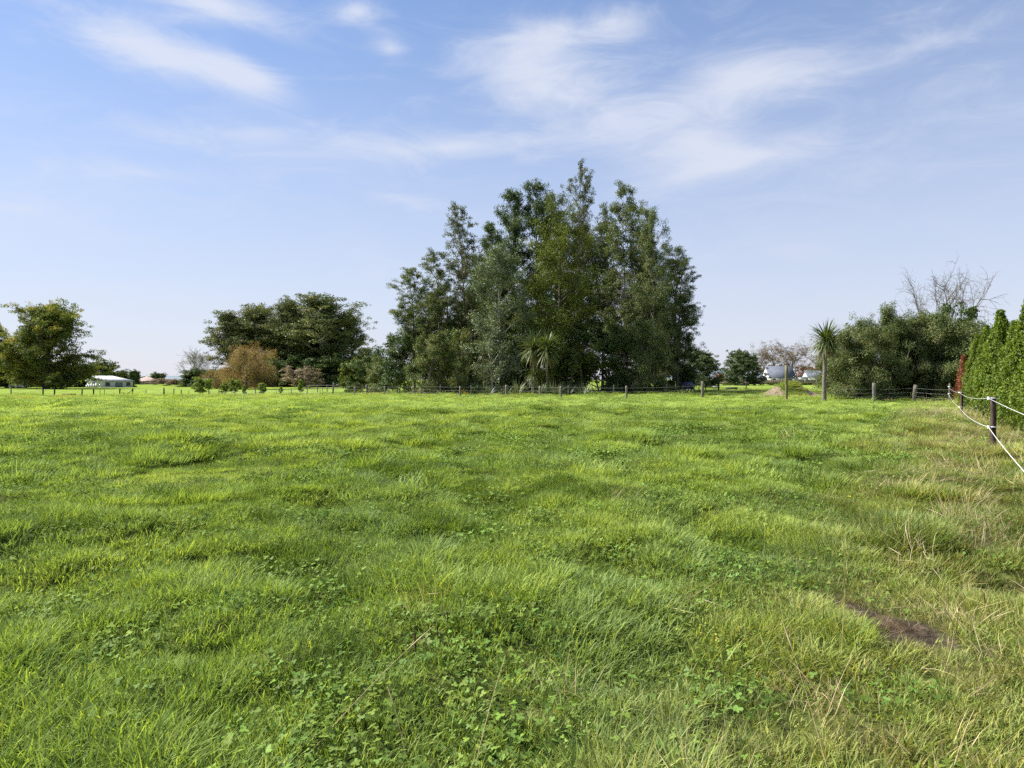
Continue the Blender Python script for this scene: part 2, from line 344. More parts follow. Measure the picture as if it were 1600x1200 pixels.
def scatter(name, key, XY, scl, idx, colr, label, cat, tilt=.25, sink=0.0):
    n = len(XY); Z = gz(XY[:, 0], XY[:, 1]) - sink
    me = bpy.data.meshes.new(name); me.vertices.add(n)
    me.vertices.foreach_set("co", np.stack([XY[:, 0], XY[:, 1], Z], 1).astype(np.float32).ravel())
    rot = np.stack([rng.normal(0, tilt * .5, n), rng.normal(0, tilt * .5, n), rng.normal(0, 1.0, n)], 1)
    rot[:, 2] = np.where(rng.random(n) < .8, rng.random(n) * 6.283, rot[:, 2])
    for nm, ty, dat, f in (("rot", 'FLOAT_VECTOR', rot, "vector"), ("scl", 'FLOAT', scl, "value"), ("idx", 'INT', idx, "value"), ("pcol", 'FLOAT_VECTOR', colr, "vector")):
        a = me.attributes.new(nm, ty, 'POINT'); a.data.foreach_set(f, np.ascontiguousarray(dat, np.int32 if ty == 'INT' else np.float32).ravel())
    o = link(name, me); tag(o, label, cat, kind="stuff")
    ng = bpy.data.node_groups.new(name + "_scatter", 'GeometryNodeTree')
    ng.interface.new_socket("Geometry", in_out='INPUT', socket_type='NodeSocketGeometry'); ng.interface.new_socket("Geometry", in_out='OUTPUT', socket_type='NodeSocketGeometry')
    gi, go = ng.nodes.new('NodeGroupInput'), ng.nodes.new('NodeGroupOutput')
    ci = ng.nodes.new('GeometryNodeCollectionInfo'); ci.inputs['Collection'].default_value = LIB[key][0]; ci.inputs['Separate Children'].default_value = True; ci.inputs['Reset Children'].default_value = True
    iop = ng.nodes.new('GeometryNodeInstanceOnPoints'); iop.inputs['Pick Instance'].default_value = True
    def na(nm, ty):
        k = ng.nodes.new('GeometryNodeInputNamedAttribute'); k.data_type = ty; k.inputs['Name'].default_value = nm; return k.outputs['Attribute']
    e2r = ng.nodes.new('FunctionNodeEulerToRotation'); ng.links.new(na("rot", 'FLOAT_VECTOR'), e2r.inputs[0])
    ng.links.new(gi.outputs[0], iop.inputs['Points']); ng.links.new(ci.outputs[0], iop.inputs['Instance'])
    ng.links.new(na("idx", 'INT'), iop.inputs['Instance Index']); ng.links.new(e2r.outputs[0], iop.inputs['Rotation']); ng.links.new(na("scl", 'FLOAT'), iop.inputs['Scale'])
    ng.links.new(iop.outputs[0], go.inputs[0])
    md = o.modifiers.new("scatter", 'NODES'); md.node_group = ng
    return o
def sector(n, r0, r1, half=46):
    r = np.sqrt(rng.random(n) * (r1 ** 2 - r0 ** 2) + r0 ** 2); a = np.radians(rng.uniform(-half, half, n))
    return np.stack([r * np.sin(a), r * np.cos(a)], 1)
def fields(XY):
    x, y = XY[:, 0], XY[:, 1]
    tus = sst(.48, .68, fbm(x / .75 + 4, y / .75, 11, 3))                       # tussocks of longer grass
    but = sst(.50, .62, fbm(x / 1.3 + 9, y / 1.3, 21, 3))                       # buttercup patches
    hue = fbm(x / 3.5, y / 3.5, 31, 3); big_ = fbm(x / 14, y / 14, 41, 2)
    fs = fence_side(x, y) + 1.6 * (fbm(x / 2, y / 2, 51, 3) - .5)
    dry = 1 - sst(.6, 3.2, fs)
    dry = np.maximum(dry, .75 * sst(45, 52, y) * sst(.52, .62, fbm(x / 7, y / 5, 61, 2)))
    return tus, but, hue, big_, dry
def grass_col(XY, n):
    tus, but, hue, bg_, dry = fields(XY); r = np.hypot(XY[:, 0], XY[:, 1])
    lite = np.array((.300, .385, .098)); deep = np.array((.112, .200, .028)); blue = np.array((.185, .275, .100))
    k = np.clip(.60 + 1.1 * (hue - .5) + .35 * (bg_ - .5) + .10 * sst(8, 30, r) + rng.normal(0, .16, n), 0, 1)[:, None]
    c = deep * (1 - k) + lite * k
    dk = .75 * sst(.58, .67, fbm(XY[:, 0] / .8, XY[:, 1] / .8, 81, 2))[:, None]; c = c * (1 - dk) + deep * .65 * dk
    kb = (.55 * sst(.55, .7, vn(XY[:, 0] / .9, XY[:, 1] / .9, 71)))[:, None]; c = c * (1 - kb) + blue * kb
    straw = np.array((.27, .225, .10)); ks = np.clip(dry * .50 * rng.random(n) * 1.5, 0, .75)[:, None]
    return c * (1 - ks) + straw * ks
def keep(XY, p): return XY[rng.random(len(XY)) < p]
def meadow():
    # near: single plants
    XY = sector(22800, 1.2, 10.5, 52); XY = keep(XY, (1 - .93 * dirt_mask(XY[:, 0], XY[:, 1])) * (1 - .25 * bald(XY[:, 0], XY[:, 1])))
    t, b, h, g, d = fields(XY); XY = keep(XY, 1 - .40 * b * (1 - t)); n = len(XY); t, b, h, g, d = fields(XY)
    long_ = rng.random(n) < .05 + .42 * t; idx = np.where(long_, 6 + rng.integers(0, 5, n), rng.integers(0, 6, n))
    scl = np.where(long_, .65 + .45 * t, .75 + .5 * t) * rng.uniform(.75, 1.2, n) * (1 - .45 * bald(XY[:, 0], XY[:, 1]))
    scatter("meadow_grass", "plant_a", XY, scl, idx, grass_col(XY, n), "near lush green pasture grass in soft tussocks", "grass")
    XY = sector(9000, 1.5, 12); XY = keep(XY, 1 - np.clip(1.5 * bald(XY[:, 0], XY[:, 1]), 0, 1)); t, b, h, g, d = fields(XY); XY = keep(XY, (.16 + .42 * b) * (1 - .7 * t) * (1 - .8 * d)); n = len(XY)
    c = np.array((.115, .180, .032)) * rng.uniform(.75, 1.35, (n, 1)) * np.stack([rng.uniform(.85, 1.2, n), np.ones(n), rng.uniform(.8, 1.2, n)], 1)
    yl = rng.random(n) < .006; c[yl] = (.30, .27, .05)
    scatter("buttercup_leaves", "plant_b", XY, rng.uniform(.7, 1.25, n), np.where(rng.random(n) < .1, 5, rng.integers(0, 5, n)), c, "dark green lobed buttercup leaves spreading between the grass tussocks", "ground cover")
    # middle distance
    XY = sector(22000, 9.5, 32); t, b, h, g, d = fields(XY); XY = keep(XY, (1 - .5 * b * (1 - t)) * np.clip(.45 + 8 / XY[:, 1], 0, 1)); n = len(XY); t, b, h, g, d = fields(XY)
    long_ = rng.random(n) < .02 + .55 * t
    scatter("meadow_grass", "plant_d", XY, np.where(long_, .6 + .55 * t, .6 + .5 * t) * rng.uniform(.75, 1.2, n), np.where(long_, 4 + rng.integers(0, 3, n), rng.integers(0, 4, n)), grass_col(XY, n), "green pasture grass with dark tufts across the middle of the paddock", "grass")
    XY = sector(11000, 10.5, 34); t, b, h, g, d = fields(XY); XY = keep(XY, .7 * b * (1 - .6 * t) * (1 - .8 * d)); n = len(XY)
    scatter("buttercup_leaves", "plant_e", XY, rng.uniform(.7, 1.3, n), rng.integers(0, 3, n), np.array((.125, .195, .034)) * rng.uniform(.8, 1.2, (n, 1)), "patches of small dark leaves in the middle of the paddock", "ground cover")
    # far
    XY = sector(15000, 29, 112, 42); XY = keep(XY, np.clip(45 / XY[:, 1], .25, 1)); t, b, h, g, d = fields(XY); n = len(XY)
    scatter("meadow_grass", "plant_f", XY, (.55 + .75 * t) * rng.uniform(.7, 1.3, n), rng.integers(0, 4, n), grass_col(XY, n), "bright pasture grass at the far end of the paddock by the fences", "grass")
    # straw along the rope fence
    XY = sector(16000, 2.0, 36); t, b, h, g, d = fields(XY); XY = keep(XY, (.006 + .56 * d ** 1.5) * np.clip(9 / XY[:, 1], .3, 1)); n = len(XY)
    c = np.array((.40, .33, .18)) * rng.uniform(.6, 1.25, (n, 1)); 
    scatter("dry_grass", "plant_c", XY, rng.uniform(.6, 1.15, n) * (1 + .03 * XY[:, 1]), rng.integers(0, 4, n), c, "tangled straw coloured dry grass along the white rope fence", "dry grass", tilt=1.0)
    XY = np.concatenate([np.stack([rng.normal(cx, a * .55, 44), rng.normal(cy_, b * .55, 44)], 1) for (cx, cy_, a, b) in DIRT]); n = len(XY)
    scatter("dead_stems", "plant_c", XY, rng.uniform(.25, .5, n), rng.integers(0, 4, n), np.array((.20, .14, .085)) * rng.uniform(.35, 1.6, (n, 1)), "brown dead stems matted over the bare patch of earth", "dead stems", tilt=2.6, sink=.02)
meadow()

# ------------------------------------------------------------------ trees
UP = np.array((0, 0, 1.))
def unit(v): return v / (np.linalg.norm(v, axis=-1, keepdims=True) + 1e-9)
def leaves(b, C, L, W, r, up=.6, out=None, hang=0.0, tint=None):
    n = len(C)
    nv = r.normal(0, 1, (n, 3)) * .8 + UP * up
    if out is not None: nv = nv + out
    nv = unit(nv); d = r.normal(0, 1, (n, 3)); d[:, 2] -= hang * 2
    d = unit(d - nv * np.sum(d * nv, 1, keepdims=True)); s = np.cross(nv, d)
    l = (L * r.uniform(.65, 1.35, n))[:, None]; w = (W * r.uniform(.65, 1.35, n))[:, None]
    V = np.stack([C, C + d * l * .45 + s * w * .5 - nv * l * .05, C + d * l, C + d * l * .45 - s * w * .5 - nv * l * .05], 1)
    t = r.random(n) if tint is None else tint
    b.add(V.reshape(-1, 3), np.arange(n * 4).reshape(-1, 4), np.repeat(t, 4))
def limb(p0, d, L, n, r, curve=0.0, wob=.15):
    p = [np.array(p0, float)]; d = unit(np.array(d, float))
    for i in range(n):
        d = unit(d + UP * curve / n + r.normal(0, wob, 3) / math.sqrt(n)); p.append(p[-1] + d * L / n)
    return np.array(p), d
PROF = dict(
    column=lambda t: .78 + .30 * math.sin(math.pi * t ** .8) - .30 * t ** 4,
    cone=lambda t: 1.05 - .95 * t,
    round=lambda t: math.sqrt(max(.05, 1 - (1.75 * t - .80) ** 2)),
    umbrella=lambda t: .35 + .8 * math.sin(math.pi * (.12 + .72 * t)),
    bush=lambda t: math.sqrt(max(.08, 1 - t ** 2.2)),
    vase=lambda t: .45 + .6 * t)
def make_tree(seed, H, Rr, t0=.15, prof='column', n1=26, n2=5, e0=.2, e1=1.0, curve=.25, rc=.9, flat=.5, nl=70, L=.24, W=.13, up=.7, hang=0.0,
              tr=.22, stems=1, spread=.15, top=.91, twigs=True, gap=0.0, leafy=True, n3=0, sub=.42, inner=.3, twr=.012):
    r = rr(seed); wood = MB(); crown = MB(); CC = []; CR = []
    prof = PROF[prof]
    for st in range(stems):
        a0 = r.random() * 6.283; ld = np.array((math.cos(a0) * spread, math.sin(a0) * spread, 1.)) if stems > 1 else np.array((r.normal(0, .03), r.normal(0, .03), 1.))
        base = np.array((math.cos(a0), math.sin(a0), 0)) * (tr * 1.5 if stems > 1 else 0); Hs = H * top * (r.uniform(.8, 1) if stems > 1 else 1)
        tp, _ = limb(base - UP * .2, ld, Hs, 10, r, .1 if stems > 1 else 0, .06)
        rad = tr / (stems ** .4) * (1 - np.linspace(0, 1, 11) ** 1.1 * .93); rad[0] *= 1.45; rad[1] *= 1.08
        wood.tube(tp, rad, 7)
        m = max(3, n1 // stems)
        for i in range(m):
            t = 1 - (1 - (i + r.random()) / m) ** .78; f = t0 + (1 - t0) * t; f = min(.985, f)
            k = f * 10; j = int(k); p0 = tp[j] * (1 - (k - j)) + tp[j + 1] * (k - j)
            a = i * 2.4 + r.normal(0, .45) + st; e = e0 + (e1 - e0) * t + r.normal(0, .12)
            L1 = max(.4, Rr * prof(t) * r.uniform(.72, 1.25))
            if gap and r.random() < gap: continue
            d = np.array((math.cos(a) * math.cos(e), math.sin(a) * math.cos(e), math.sin(e)))
            bp, bd = limb(p0, d, L1, 5, r, curve, .28)
            r0 = min(tr * .5, .018 * L1 + .012) * (1.15 - .5 * t)
            wood.tube(bp, r0 * (1 - np.linspace(0, 1, 6) * .8), 5)
            rk = rc * (1 - .2 * t * t); CC.append(bp[-1]); CR.append(rk)
            for q in range(n2):
                s = r.uniform(inner, 1); k2 = s * 5 * .999; j2 = int(k2); q0 = bp[j2] * (1 - (k2 - j2)) + bp[j2 + 1] * (k2 - j2)
                d2 = unit(bd + r.normal(0, .75, 3) + UP * .15); L2 = L1 * sub * r.uniform(.5, 1.2)
                sp, sd2 = limb(q0, d2, L2, 3, r, curve * .6, .3)
                if twigs: wood.tube(sp, r0 * .42 * (1 - np.linspace(0, 1, 4) * .75), 3)
                CC.append(sp[-1]); CR.append(rk * r.uniform(.6, 1.1))
                if r.random() < .5: CC.append(sp[1]); CR.append(rk * .7)
                for w_ in range(n3):
                    s3 = r.uniform(.25, 1) * 2.99; j3 = int(s3); g0 = sp[j3] * (1 - (s3 - j3)) + sp[j3 + 1] * (s3 - j3)
                    tw, td = limb(g0, unit(sd2 + r.normal(0, .7, 3)), L2 * r.uniform(.4, .8), 3, r, curve * .5 - hang, .35)
                    wood.tube(tw, np.array((1, .8, .6, .35)) * max(twr, r0 * .18), 3)
                    for w2 in range(2 if n3 > 2 else 0):
                        wood.tube(limb(tw[1 + w2], unit(td + r.normal(0, .8, 3)), L2 * r.uniform(.25, .5), 2, r, curve * .5 - hang, .3)[0], np.array((.8, .6, .35)) * max(twr * .8, r0 * .12), 3)
    if leafy:
        CC = np.array(CC); CR = np.array(CR); n = len(CC)
        cnt = r.poisson(nl * (CR / rc) ** 2) ; tot_ = int(cnt.sum()); ids = np.repeat(np.arange(n), cnt)
        g = unit(r.normal(0, 1, (tot_, 3))) * (r.random((tot_, 1)) ** .45)
        g[:, 2] = g[:, 2] * flat
        C = CC[ids] + g * CR[ids][:, None]
        if hang: C[:, 2] -= np.abs(r.normal(0, 1, tot_)) * hang * CR[ids]
        ct = np.clip(.5 + r.normal(0, .2, n), 0, 1)
        tint = np.clip(ct[ids] + r.normal(0, .18, tot_), 0, 1)
        ax = C - np.array((0, 0, 1)) * C[:, 2:3] * np.array((0, 0, 1)); ax[:, 2] = 0
        C[:, 2] = np.maximum(C[:, 2], .05)
        leaves(crown, C, L, W, r, up, unit(ax) * .5 + g * .5, hang, tint)
    return wood, crown
TREES = {}; WK = 1.13
def proto(key, bark, leaf, **k):
    w, c = make_tree(**k)
    V = np.concatenate((c if c.n else w).V); hr = np.hypot(V[:, 0], V[:, 1])       # real height and half-width of this crown
    TREES[key] = (w.mesh(key + "_wood", bark, True), c.mesh(key + "_leaves", leaf) if c.n else None, float(np.percentile(V[:, 2], 99.8)), float(np.percentile(np.abs(V[:, 0]), 97)))
def put(key, name, u, D, vtop, label, cat="tree", group=None, rz=0, wpx=None, dz=0, leaf=None):
    w, c, H, Rr = TREES[key]; p = P(u, D, dz); h = zv(vtop, D) - p.z; s = h / H
    sx = px(wpx, D) / Rr * WK if wpx else s
    o = empty(name, p, rz); o.scale = (sx, sx, s)
    tag(o, label, cat, group)
    t = link("trunk", w, o)
    if c: k = link("crown", c, o)
    return o
L_alder = leafmat("foliage_alder", (0.052, 0.075, 0.022), (0.112, 0.143, 0.045), (0.203, 0.185, 0.068), trans=.3)
L_alderb = leafmat("foliage_brownish", (0.054, 0.069, 0.026), (0.113, 0.128, 0.050), (0.181, 0.160, 0.073), trans=.3)
L_dark = leafmat("foliage_dark", (0.034, 0.059, 0.016), (0.085, 0.121, 0.033), (0.127, 0.159, 0.044), trans=.22)
L_olive = leafmat("foliage_olive", (0.050, 0.074, 0.009), (0.123, 0.150, 0.019), (0.163, 0.169, 0.025), trans=.28)
L_grey = leafmat("foliage_grey_green", (0.076, 0.102, 0.049), (0.153, 0.184, 0.090), (0.204, 0.224, 0.114), trans=.22)
L_oak = leafmat("foliage_oak", (0.074, 0.108, 0.021), (0.174, 0.193, 0.035), (0.404, 0.292, 0.035), trans=.35)
L_euc = leafmat("foliage_gum", (0.061, 0.085, 0.026), (0.141, 0.159, 0.051), (0.230, 0.175, 0.062), trans=.2)
L_willow = leafmat("foliage_willow", (0.171, 0.109, 0.042), (0.284, 0.200, 0.084), (0.284, 0.258, 0.098), trans=.35)
L_young = leafmat("foliage_young", (.10, .15, .02), (.20, .26, .05), trans=.35)
L_manuka = leafmat("foliage_manuka", (0.050, 0.073, 0.022), (0.135, 0.168, 0.053), (0.234, 0.193, 0.087), trans=.28)
L_round = leafmat("foliage_round", (0.041, 0.063, 0.020), (0.095, 0.126, 0.042), trans=.2)
L_twig = leafmat("foliage_last_brown", (.16, .10, .06), (.28, .20, .13), trans=.2)
L_russet = leafmat("foliage_russet", (.16, .06, .035), (.26, .12, .07), trans=.2)
L_tan = leafmat("foliage_tan", (.17, .12, .08), (.28, .22, .15), trans=.2)
proto("alder1", M_bark, L_alder, seed=1, H=20, Rr=3.0, t0=.22, n1=46, n2=8, e0=.2, e1=.95, rc=.66, nl=90, L=.155, W=.10, tr=.20)
proto("alder2", M_bark, L_alderb, seed=2, H=22, Rr=3.2, t0=.30, n1=44, n2=8, e0=.25, e1=.95, rc=.64, nl=77, L=.155, W=.10, tr=.22)
proto("alder3", M_bark, L_alder, seed=3, H=23, Rr=3.4, t0=.22, n1=50, n2=8, e0=.3, e1=1.0, rc=.66, nl=80, L=.155, W=.10, tr=.16, stems=2, spread=.07)
proto("dense1", M_barkdark, L_dark, seed=4, H=22, Rr=3.7, t0=.08, n1=54, n2=9, e0=.1, e1=1.0, rc=.80, nl=121, L=.155, W=.10, tr=.26)
proto("dense2", M_barkdark, L_alder, seed=5, H=19, Rr=3.7, t0=.08, n1=54, n2=9, e0=.1, e1=.95, curve=.05, rc=.85, nl=108, L=.155, W=.09, tr=.26, hang=.15)
proto("olive", M_barkdark, L_olive, seed=6, H=20, Rr=3.6, t0=.10, n1=52, n2=9, e0=-.05, e1=.95, curve=-.2, rc=.88, nl=92, L=.22, W=.09, tr=.28, hang=.45, up=.5)
proto("wattle", M_barkpale, L_grey, seed=7, H=14, Rr=3.4, t0=.12, n1=30, n2=7, e0=.1, e1=1.0, rc=.95, flat=.6, nl=110, L=.20, W=.10, tr=.16)
proto("shrub1", M_bark, L_dark, seed=8, H=6, Rr=2.4, t0=.03, prof='bush', n1=26, n2=6, e0=.0, e1=1.2, rc=.65, nl=84, L=.20, W=.10, tr=.09, stems=3, spread=.25)
proto("shrub2", M_bark, L_manuka, seed=9, H=6, Rr=2.4, t0=.03, prof='bush', n1=26, n2=6, e0=.0, e1=1.2, rc=.6, nl=96, L=.20, W=.07, tr=.09, stems=3, spread=.3, hang=.25)
proto("shrub3", M_bark, L_alder, seed=10, H=6, Rr=2.2, t0=.05, prof='round', n1=24, n2=6, e0=.1, e1=1.2, rc=.6, nl=84, L=.20, W=.10, tr=.09, stems=3, spread=.25)
proto("shrubgrey", M_barkpale, L_grey, seed=11, H=6, Rr=2.2, t0=.08, prof='round', n1=22, n2=6, e0=.0, e1=1.2, rc=.6, nl=44, L=.20, W=.07, tr=.08, stems=3, spread=.3, hang=.3)
proto("oak", M_barkdark, L_oak, seed=12, H=20, Rr=9.8, t0=.10, prof='round', n1=66, n2=14, e0=-.1, e1=1.25, curve=.15, rc=1.55, flat=.5, nl=80, L=.42, W=.28, tr=.75, n3=0, inner=.25)
proto("gum1", M_barkpale, L_euc, seed=13, H=26, Rr=8.0, t0=.30, prof='round', n1=42, n2=11, e0=.35, e1=1.2, curve=.35, rc=1.7, flat=.5, nl=76, L=.45, W=.26, tr=.45)
proto("gum2", M_barkpale, L_euc, seed=14, H=24, Rr=8.5, t0=.26, prof='round', n1=42, n2=11, e0=.25, e1=1.2, curve=.35, rc=1.7, flat=.5, nl=76, L=.45, W=.26, tr=.45)
proto("willow", M_bark, L_willow, seed=15, H=12, Rr=7.5, t0=.12, prof='round', n1=34, n2=11, e0=.2, e1=1.2, curve=-.15, rc=1.25, flat=1.0, nl=90, L=.45, W=.09, tr=.35, hang=.9, up=.1)
proto("conifer", M_barkdark, L_round, seed=16, H=8.4, Rr=4.4, t0=.04, prof='bush', n1=64, n2=10, e0=-.05, e1=1.1, rc=.62, nl=64, L=.26, W=.16, tr=.2)
proto("farbush", M_barkdark, L_dark, seed=17, H=8, Rr=5, t0=.03, prof='bush', n1=44, n2=8, e0=.0, e1=1.3, rc=1.2, nl=90, L=.40, W=.26, tr=.2)
proto("fargreen", M_barkdark, L_olive, seed=18, H=8, Rr=4, t0=.05, prof='round', n1=28, n2=6, e0=.0, e1=1.3, rc=1.0, nl=60, L=.45, W=.28, tr=.2)
proto("fartan", M_bark, L_tan, seed=19, H=6, Rr=5, t0=.03, prof='bush', n1=24, n2=6, e0=.2, e1=1.3, rc=1.0, nl=50, L=.45, W=.2, tr=.12, stems=3, spread=.3)
proto("russet", M_bark, L_russet, seed=20, H=6, Rr=4, t0=.03, prof='bush', n1=24, n2=6, e0=.2, e1=1.3, rc=.9, nl=60, L=.40, W=.25, tr=.12, stems=3, spread=.3)
proto("sapling", M_bark, L_young, seed=21, H=2.2, Rr=1.1, t0=.35, prof='round', n1=18, n2=5, e0=.1, e1=1.2, rc=.28, nl=44, L=.15, W=.08, tr=.045)
proto("sapling2", M_bark, L_young, seed=22, H=1.8, Rr=.5, t0=.25, prof='column', n1=14, n2=4, e0=.4, e1=1.2, rc=.2, nl=34, L=.14, W=.07, tr=.03)
proto("bare1", M_barkpale, L_twig, seed=23, H=11, Rr=5.6, t0=.25, prof='round', n1=20, n2=9, twr=.03, top=.8, e0=.35, e1=1.2, curve=.35, tr=.22, n3=5, leafy=False, sub=.5, stems=1)
proto("bare2", M_bark, L_twig, seed=24, H=13, Rr=5.2, t0=.40, prof='round', n1=30, n2=7, e0=.45, e1=1.15, curve=.15, tr=.34, n3=3, leafy=False, sub=.5, stems=4, spread=.26, hang=.15, top=.75, twr=.017)
proto("plane1", M_bark, L_twig, seed=25, H=15, Rr=6.5, t0=.30, prof='umbrella', n1=18, n2=8, e0=.5, e1=1.2, curve=.2, rc=1.1, flat=.5, nl=16, L=.40, W=.22, tr=.26, stems=3, spread=.30, n3=4, twr=.03, top=.8)
proto("plane2", M_bark, L_twig, seed=26, H=15, Rr=6.5, t0=.32, prof='umbrella', n1=18, n2=8, e0=.5, e1=1.2, curve=.2, rc=1.1, flat=.5, nl=18, L=.40, W=.22, tr=.26, stems=3, spread=.26, n3=4, twr=.03, top=.8)
proto("manuka1", M_bark, L_manuka, seed=27, H=6, Rr=2.3, t0=.01, prof='round', n1=60, n2=8, e0=-.05, e1=1.25, curve=.5, rc=.5, flat=.8, nl=110, L=.16, W=.045, tr=.10, stems=3, spread=.25, up=.35)
proto("manuka2", M_bark, L_manuka, seed=28, H=6, Rr=2.3, t0=.01, prof='bush', n1=62, n2=8, e0=-.05, e1=1.25, curve=.45, rc=.5, flat=.8, nl=110, L=.16, W=.045, tr=.10, stems=3, spread=.3, up=.35)

# --- the tall grove behind the wire fence
G = "tall trees of the grove behind the wire fence"
for (key, u, D, vt, w, rz, lab) in (
    ("alder1", 648, 80, 418, 30, .3, "thin green tree with open crown, outermost on the low side of the grove"),
    ("alder1", 690, 78, 393, 30, 1.7, "slender open-crowned tree second from the low end of the grove"),
    ("alder2", 733, 80, 316, 30, 0, "tall airy brownish-green tree standing clear of the grove's shoulder"),
    ("dense1", 800, 86, 296, 40, .6, "dark dense tree forming the grove's first high shoulder"),
    ("dense1", 842, 86, 284, 38, 2.4, "dark tree with ragged top beside the highest tree"),
    ("wattle", 782, 72, 385, 44, .2, "grey-green wattle-like tree with pale soft foliage at the grove's front"),
    ("olive", 868, 71, 316, 46, 1.0, "dense yellow-olive tree with drooping foliage in the middle of the grove"),
    ("alder2", 905, 88, 260, 28, 2.0, "highest tree of the grove with thin brown-tinged top"),
    ("alder1", 942, 92, 345, 24, 3.0, "slim tree with bare lower trunk in the grove's bright gap"),
    ("alder3", 972, 78, 283, 36, .4, "twin-stemmed open tree with sky showing between its limbs"),
    ("alder3", 1008, 88, 318, 30, 2.6, "thin double-stemmed tree half hidden behind the twin-stemmed one"),
    ("dense2", 1024, 75, 326, 34, .8, "leafy mid-green tree with drooping sprays at the grove's paddock end"),
    ("alder1", 1058, 84, 405, 24, 4.0, "ragged thin tree closing the grove beside the small shelter"),
    ("dense2", 700, 90, 452, 42, 2.0, "broad shaded tree filling the back behind the slender trees"),
    ("dense1", 752, 92, 400, 36, 3.3, "dark tree at the back between the airy tree and wattle"),
    ("dense1", 1000, 93, 440, 40, 5.0, "dark tree low at the back of the bright gap"),
    ("dense1", 768, 90, 348, 34, 1.3, "dark crown filling the notch between the airy tree and first shoulder"),
    ("dense2", 872, 92, 300, 34, .2, "green crown rising behind the yellow-olive tree's tip"),
    ("alder3", 938, 84, 318, 30, 5.5, "open crown beside the bright gap just below the highest tree"),
    ("dense2", 1052, 86, 388, 30, 2.9, "leafy crown on the grove's falling edge near the shelter"),
    ("dense2", 664, 86, 462, 34, 5.1, "rounded green crown low on the grove's rising edge"),
    ("dense1", 1014, 80, 372, 34, 3.7, "dark dense crown in front of the thin double-stemmed tree"),
    ("dense2", 900, 90, 350, 40, 4.4, "shaded green tree behind the yellow-olive tree")):
    put(key, "grove_tree", u, D, vt, lab, "tree", G, rz, w)
G = "undergrowth shrubs along the foot of the grove"
for (key, u, D, vt, w, rz, lab) in (
    ("shrub1", 622, 78, 520, 28, 0, "dark rounded shrub at the low corner of the grove"),
    ("shrub2", 662, 70, 520, 30, 1, "olive drooping shrub behind the pale fence posts"),
    ("shrub2", 712, 70, 512, 32, 2, "olive shrub with pale dead sticks near the orange tape"),
    ("shrubgrey", 772, 69, 520, 32, .5, "grey-green shrub just before the paired cabbage trees"),
    ("shrub1", 806, 74, 500, 32, 3, "dark shrub behind the paired cabbage trees"),
    ("shrub3", 892, 70, 545, 24, 1.5, "yellowish shrub on thin stems beside the cabbage trees"),
    ("shrub1", 940, 72, 500, 36, 4, "dark bushy shrub beneath the bright gap"),
    ("shrub3", 985, 71, 505, 36, 2.2, "broad green shrub under the twin-stemmed tree"),
    ("shrub2", 1012, 70, 500, 32, 5, "low spreading olive shrub with arching twigs near the shelter"),
    ("shrub1", 1054, 88, 540, 24, .9, "dark low shrub beside the small slate shelter"),
    ("shrub1", 860, 80, 470, 40, 2, "shaded shrub deep inside the grove under the olive tree"),
    ("shrub1", 745, 84, 470, 36, 5.2, "shaded shrub deep inside the grove under the airy tree"),
    ("shrub1", 690, 86, 500, 36, 3.9, "dark shrub inside the low end of the grove"),
    ("shrub1", 1000, 84, 480, 40, 1.1, "dark shrub inside the paddock end of the grove")):
    put(key, "grove_shrub", u, D, vt, lab, "shrub", G, rz, w)
# --- left side
put("oak", "oak_tree", 72, 160, 471, "broad oak turning yellow-brown at the left edge of the paddock", "tree", wpx=50, rz=.5)
put("oak", "oak_tree", -18, 172, 500, "yellowing oak mostly cut off by the picture's left edge", "tree", wpx=40, rz=2.5)
put("fargreen", "small_tree", 88, 150, 582, "small bright green tree in front of the big oak", "tree", wpx=11)
put("farbush", "evergreen_tree", 8, 205, 566, "dark evergreen behind the oak at the left edge", "tree", wpx=18)
put("farbush", "evergreen_tree", 128, 190, 566, "dark evergreen directly behind the oak's right side", "tree", wpx=20, rz=1)
put("farbush", "evergreen_tree", 60, 200, 560, "dark evergreen screened by the middle of the oak", "tree", wpx=36, rz=2)
put("fargreen", "mixed_tree", 160, 215, 562, "brown-green tree rising behind the white shed", "tree", wpx=22, rz=2)
put("farbush", "evergreen_tree", 186, 240, 578, "dark rounded evergreen over the white shed's far corner", "tree", wpx=14, rz=3)
put("farbush", "evergreen_tree", 209, 280, 578, "narrow dark evergreen between shed and pavilion", "tree", wpx=7, rz=4)
put("farbush", "evergreen_tree", 226, 320, 588, "low dark evergreen right behind the pavilion roof", "tree", wpx=18, rz=5)
put("farbush", "evergreen_tree", 247, 320, 582, "pointed dark evergreen just right of the pavilion", "tree", wpx=10, rz=.4)
put("russet", "red_shrub", 33, 175, 597, "dull red shrub beside the white car", "shrub", wpx=8)
put("fargreen", "roadside_shrub", 204, 190, 595, "light green shrub at the white shed's right wall", "shrub", wpx=9)
put("fartan", "tan_hedge_shrub", 258, 225, 591, "tan leafless hedge shrub next to the pavilion", "shrub", wpx=20)
put("fartan", "tan_hedge_shrub", 284, 225, 592, "tan leafless hedge shrub next to the bare tree", "shrub", wpx=18, rz=2)
put("bare1", "bare_tree", 305, 205, 544, "leafless pale tree rising from a dark bush left of the willow", "tree", wpx=18)
put("farbush", "dark_bush", 312, 195, 576, "dark green bush at the foot of the leafless tree", "shrub", wpx=22, rz=.6)
put("willow", "willow_tree", 384, 150, 537, "orange-brown weeping willow in autumn colour", "tree", wpx=35, rz=.4)
put("willow", "willow_tree", 352, 158, 572, "low orange willow growth left of the large willow", "tree", wpx=22, rz=2)
G = "gum trees in the stand behind the willow"
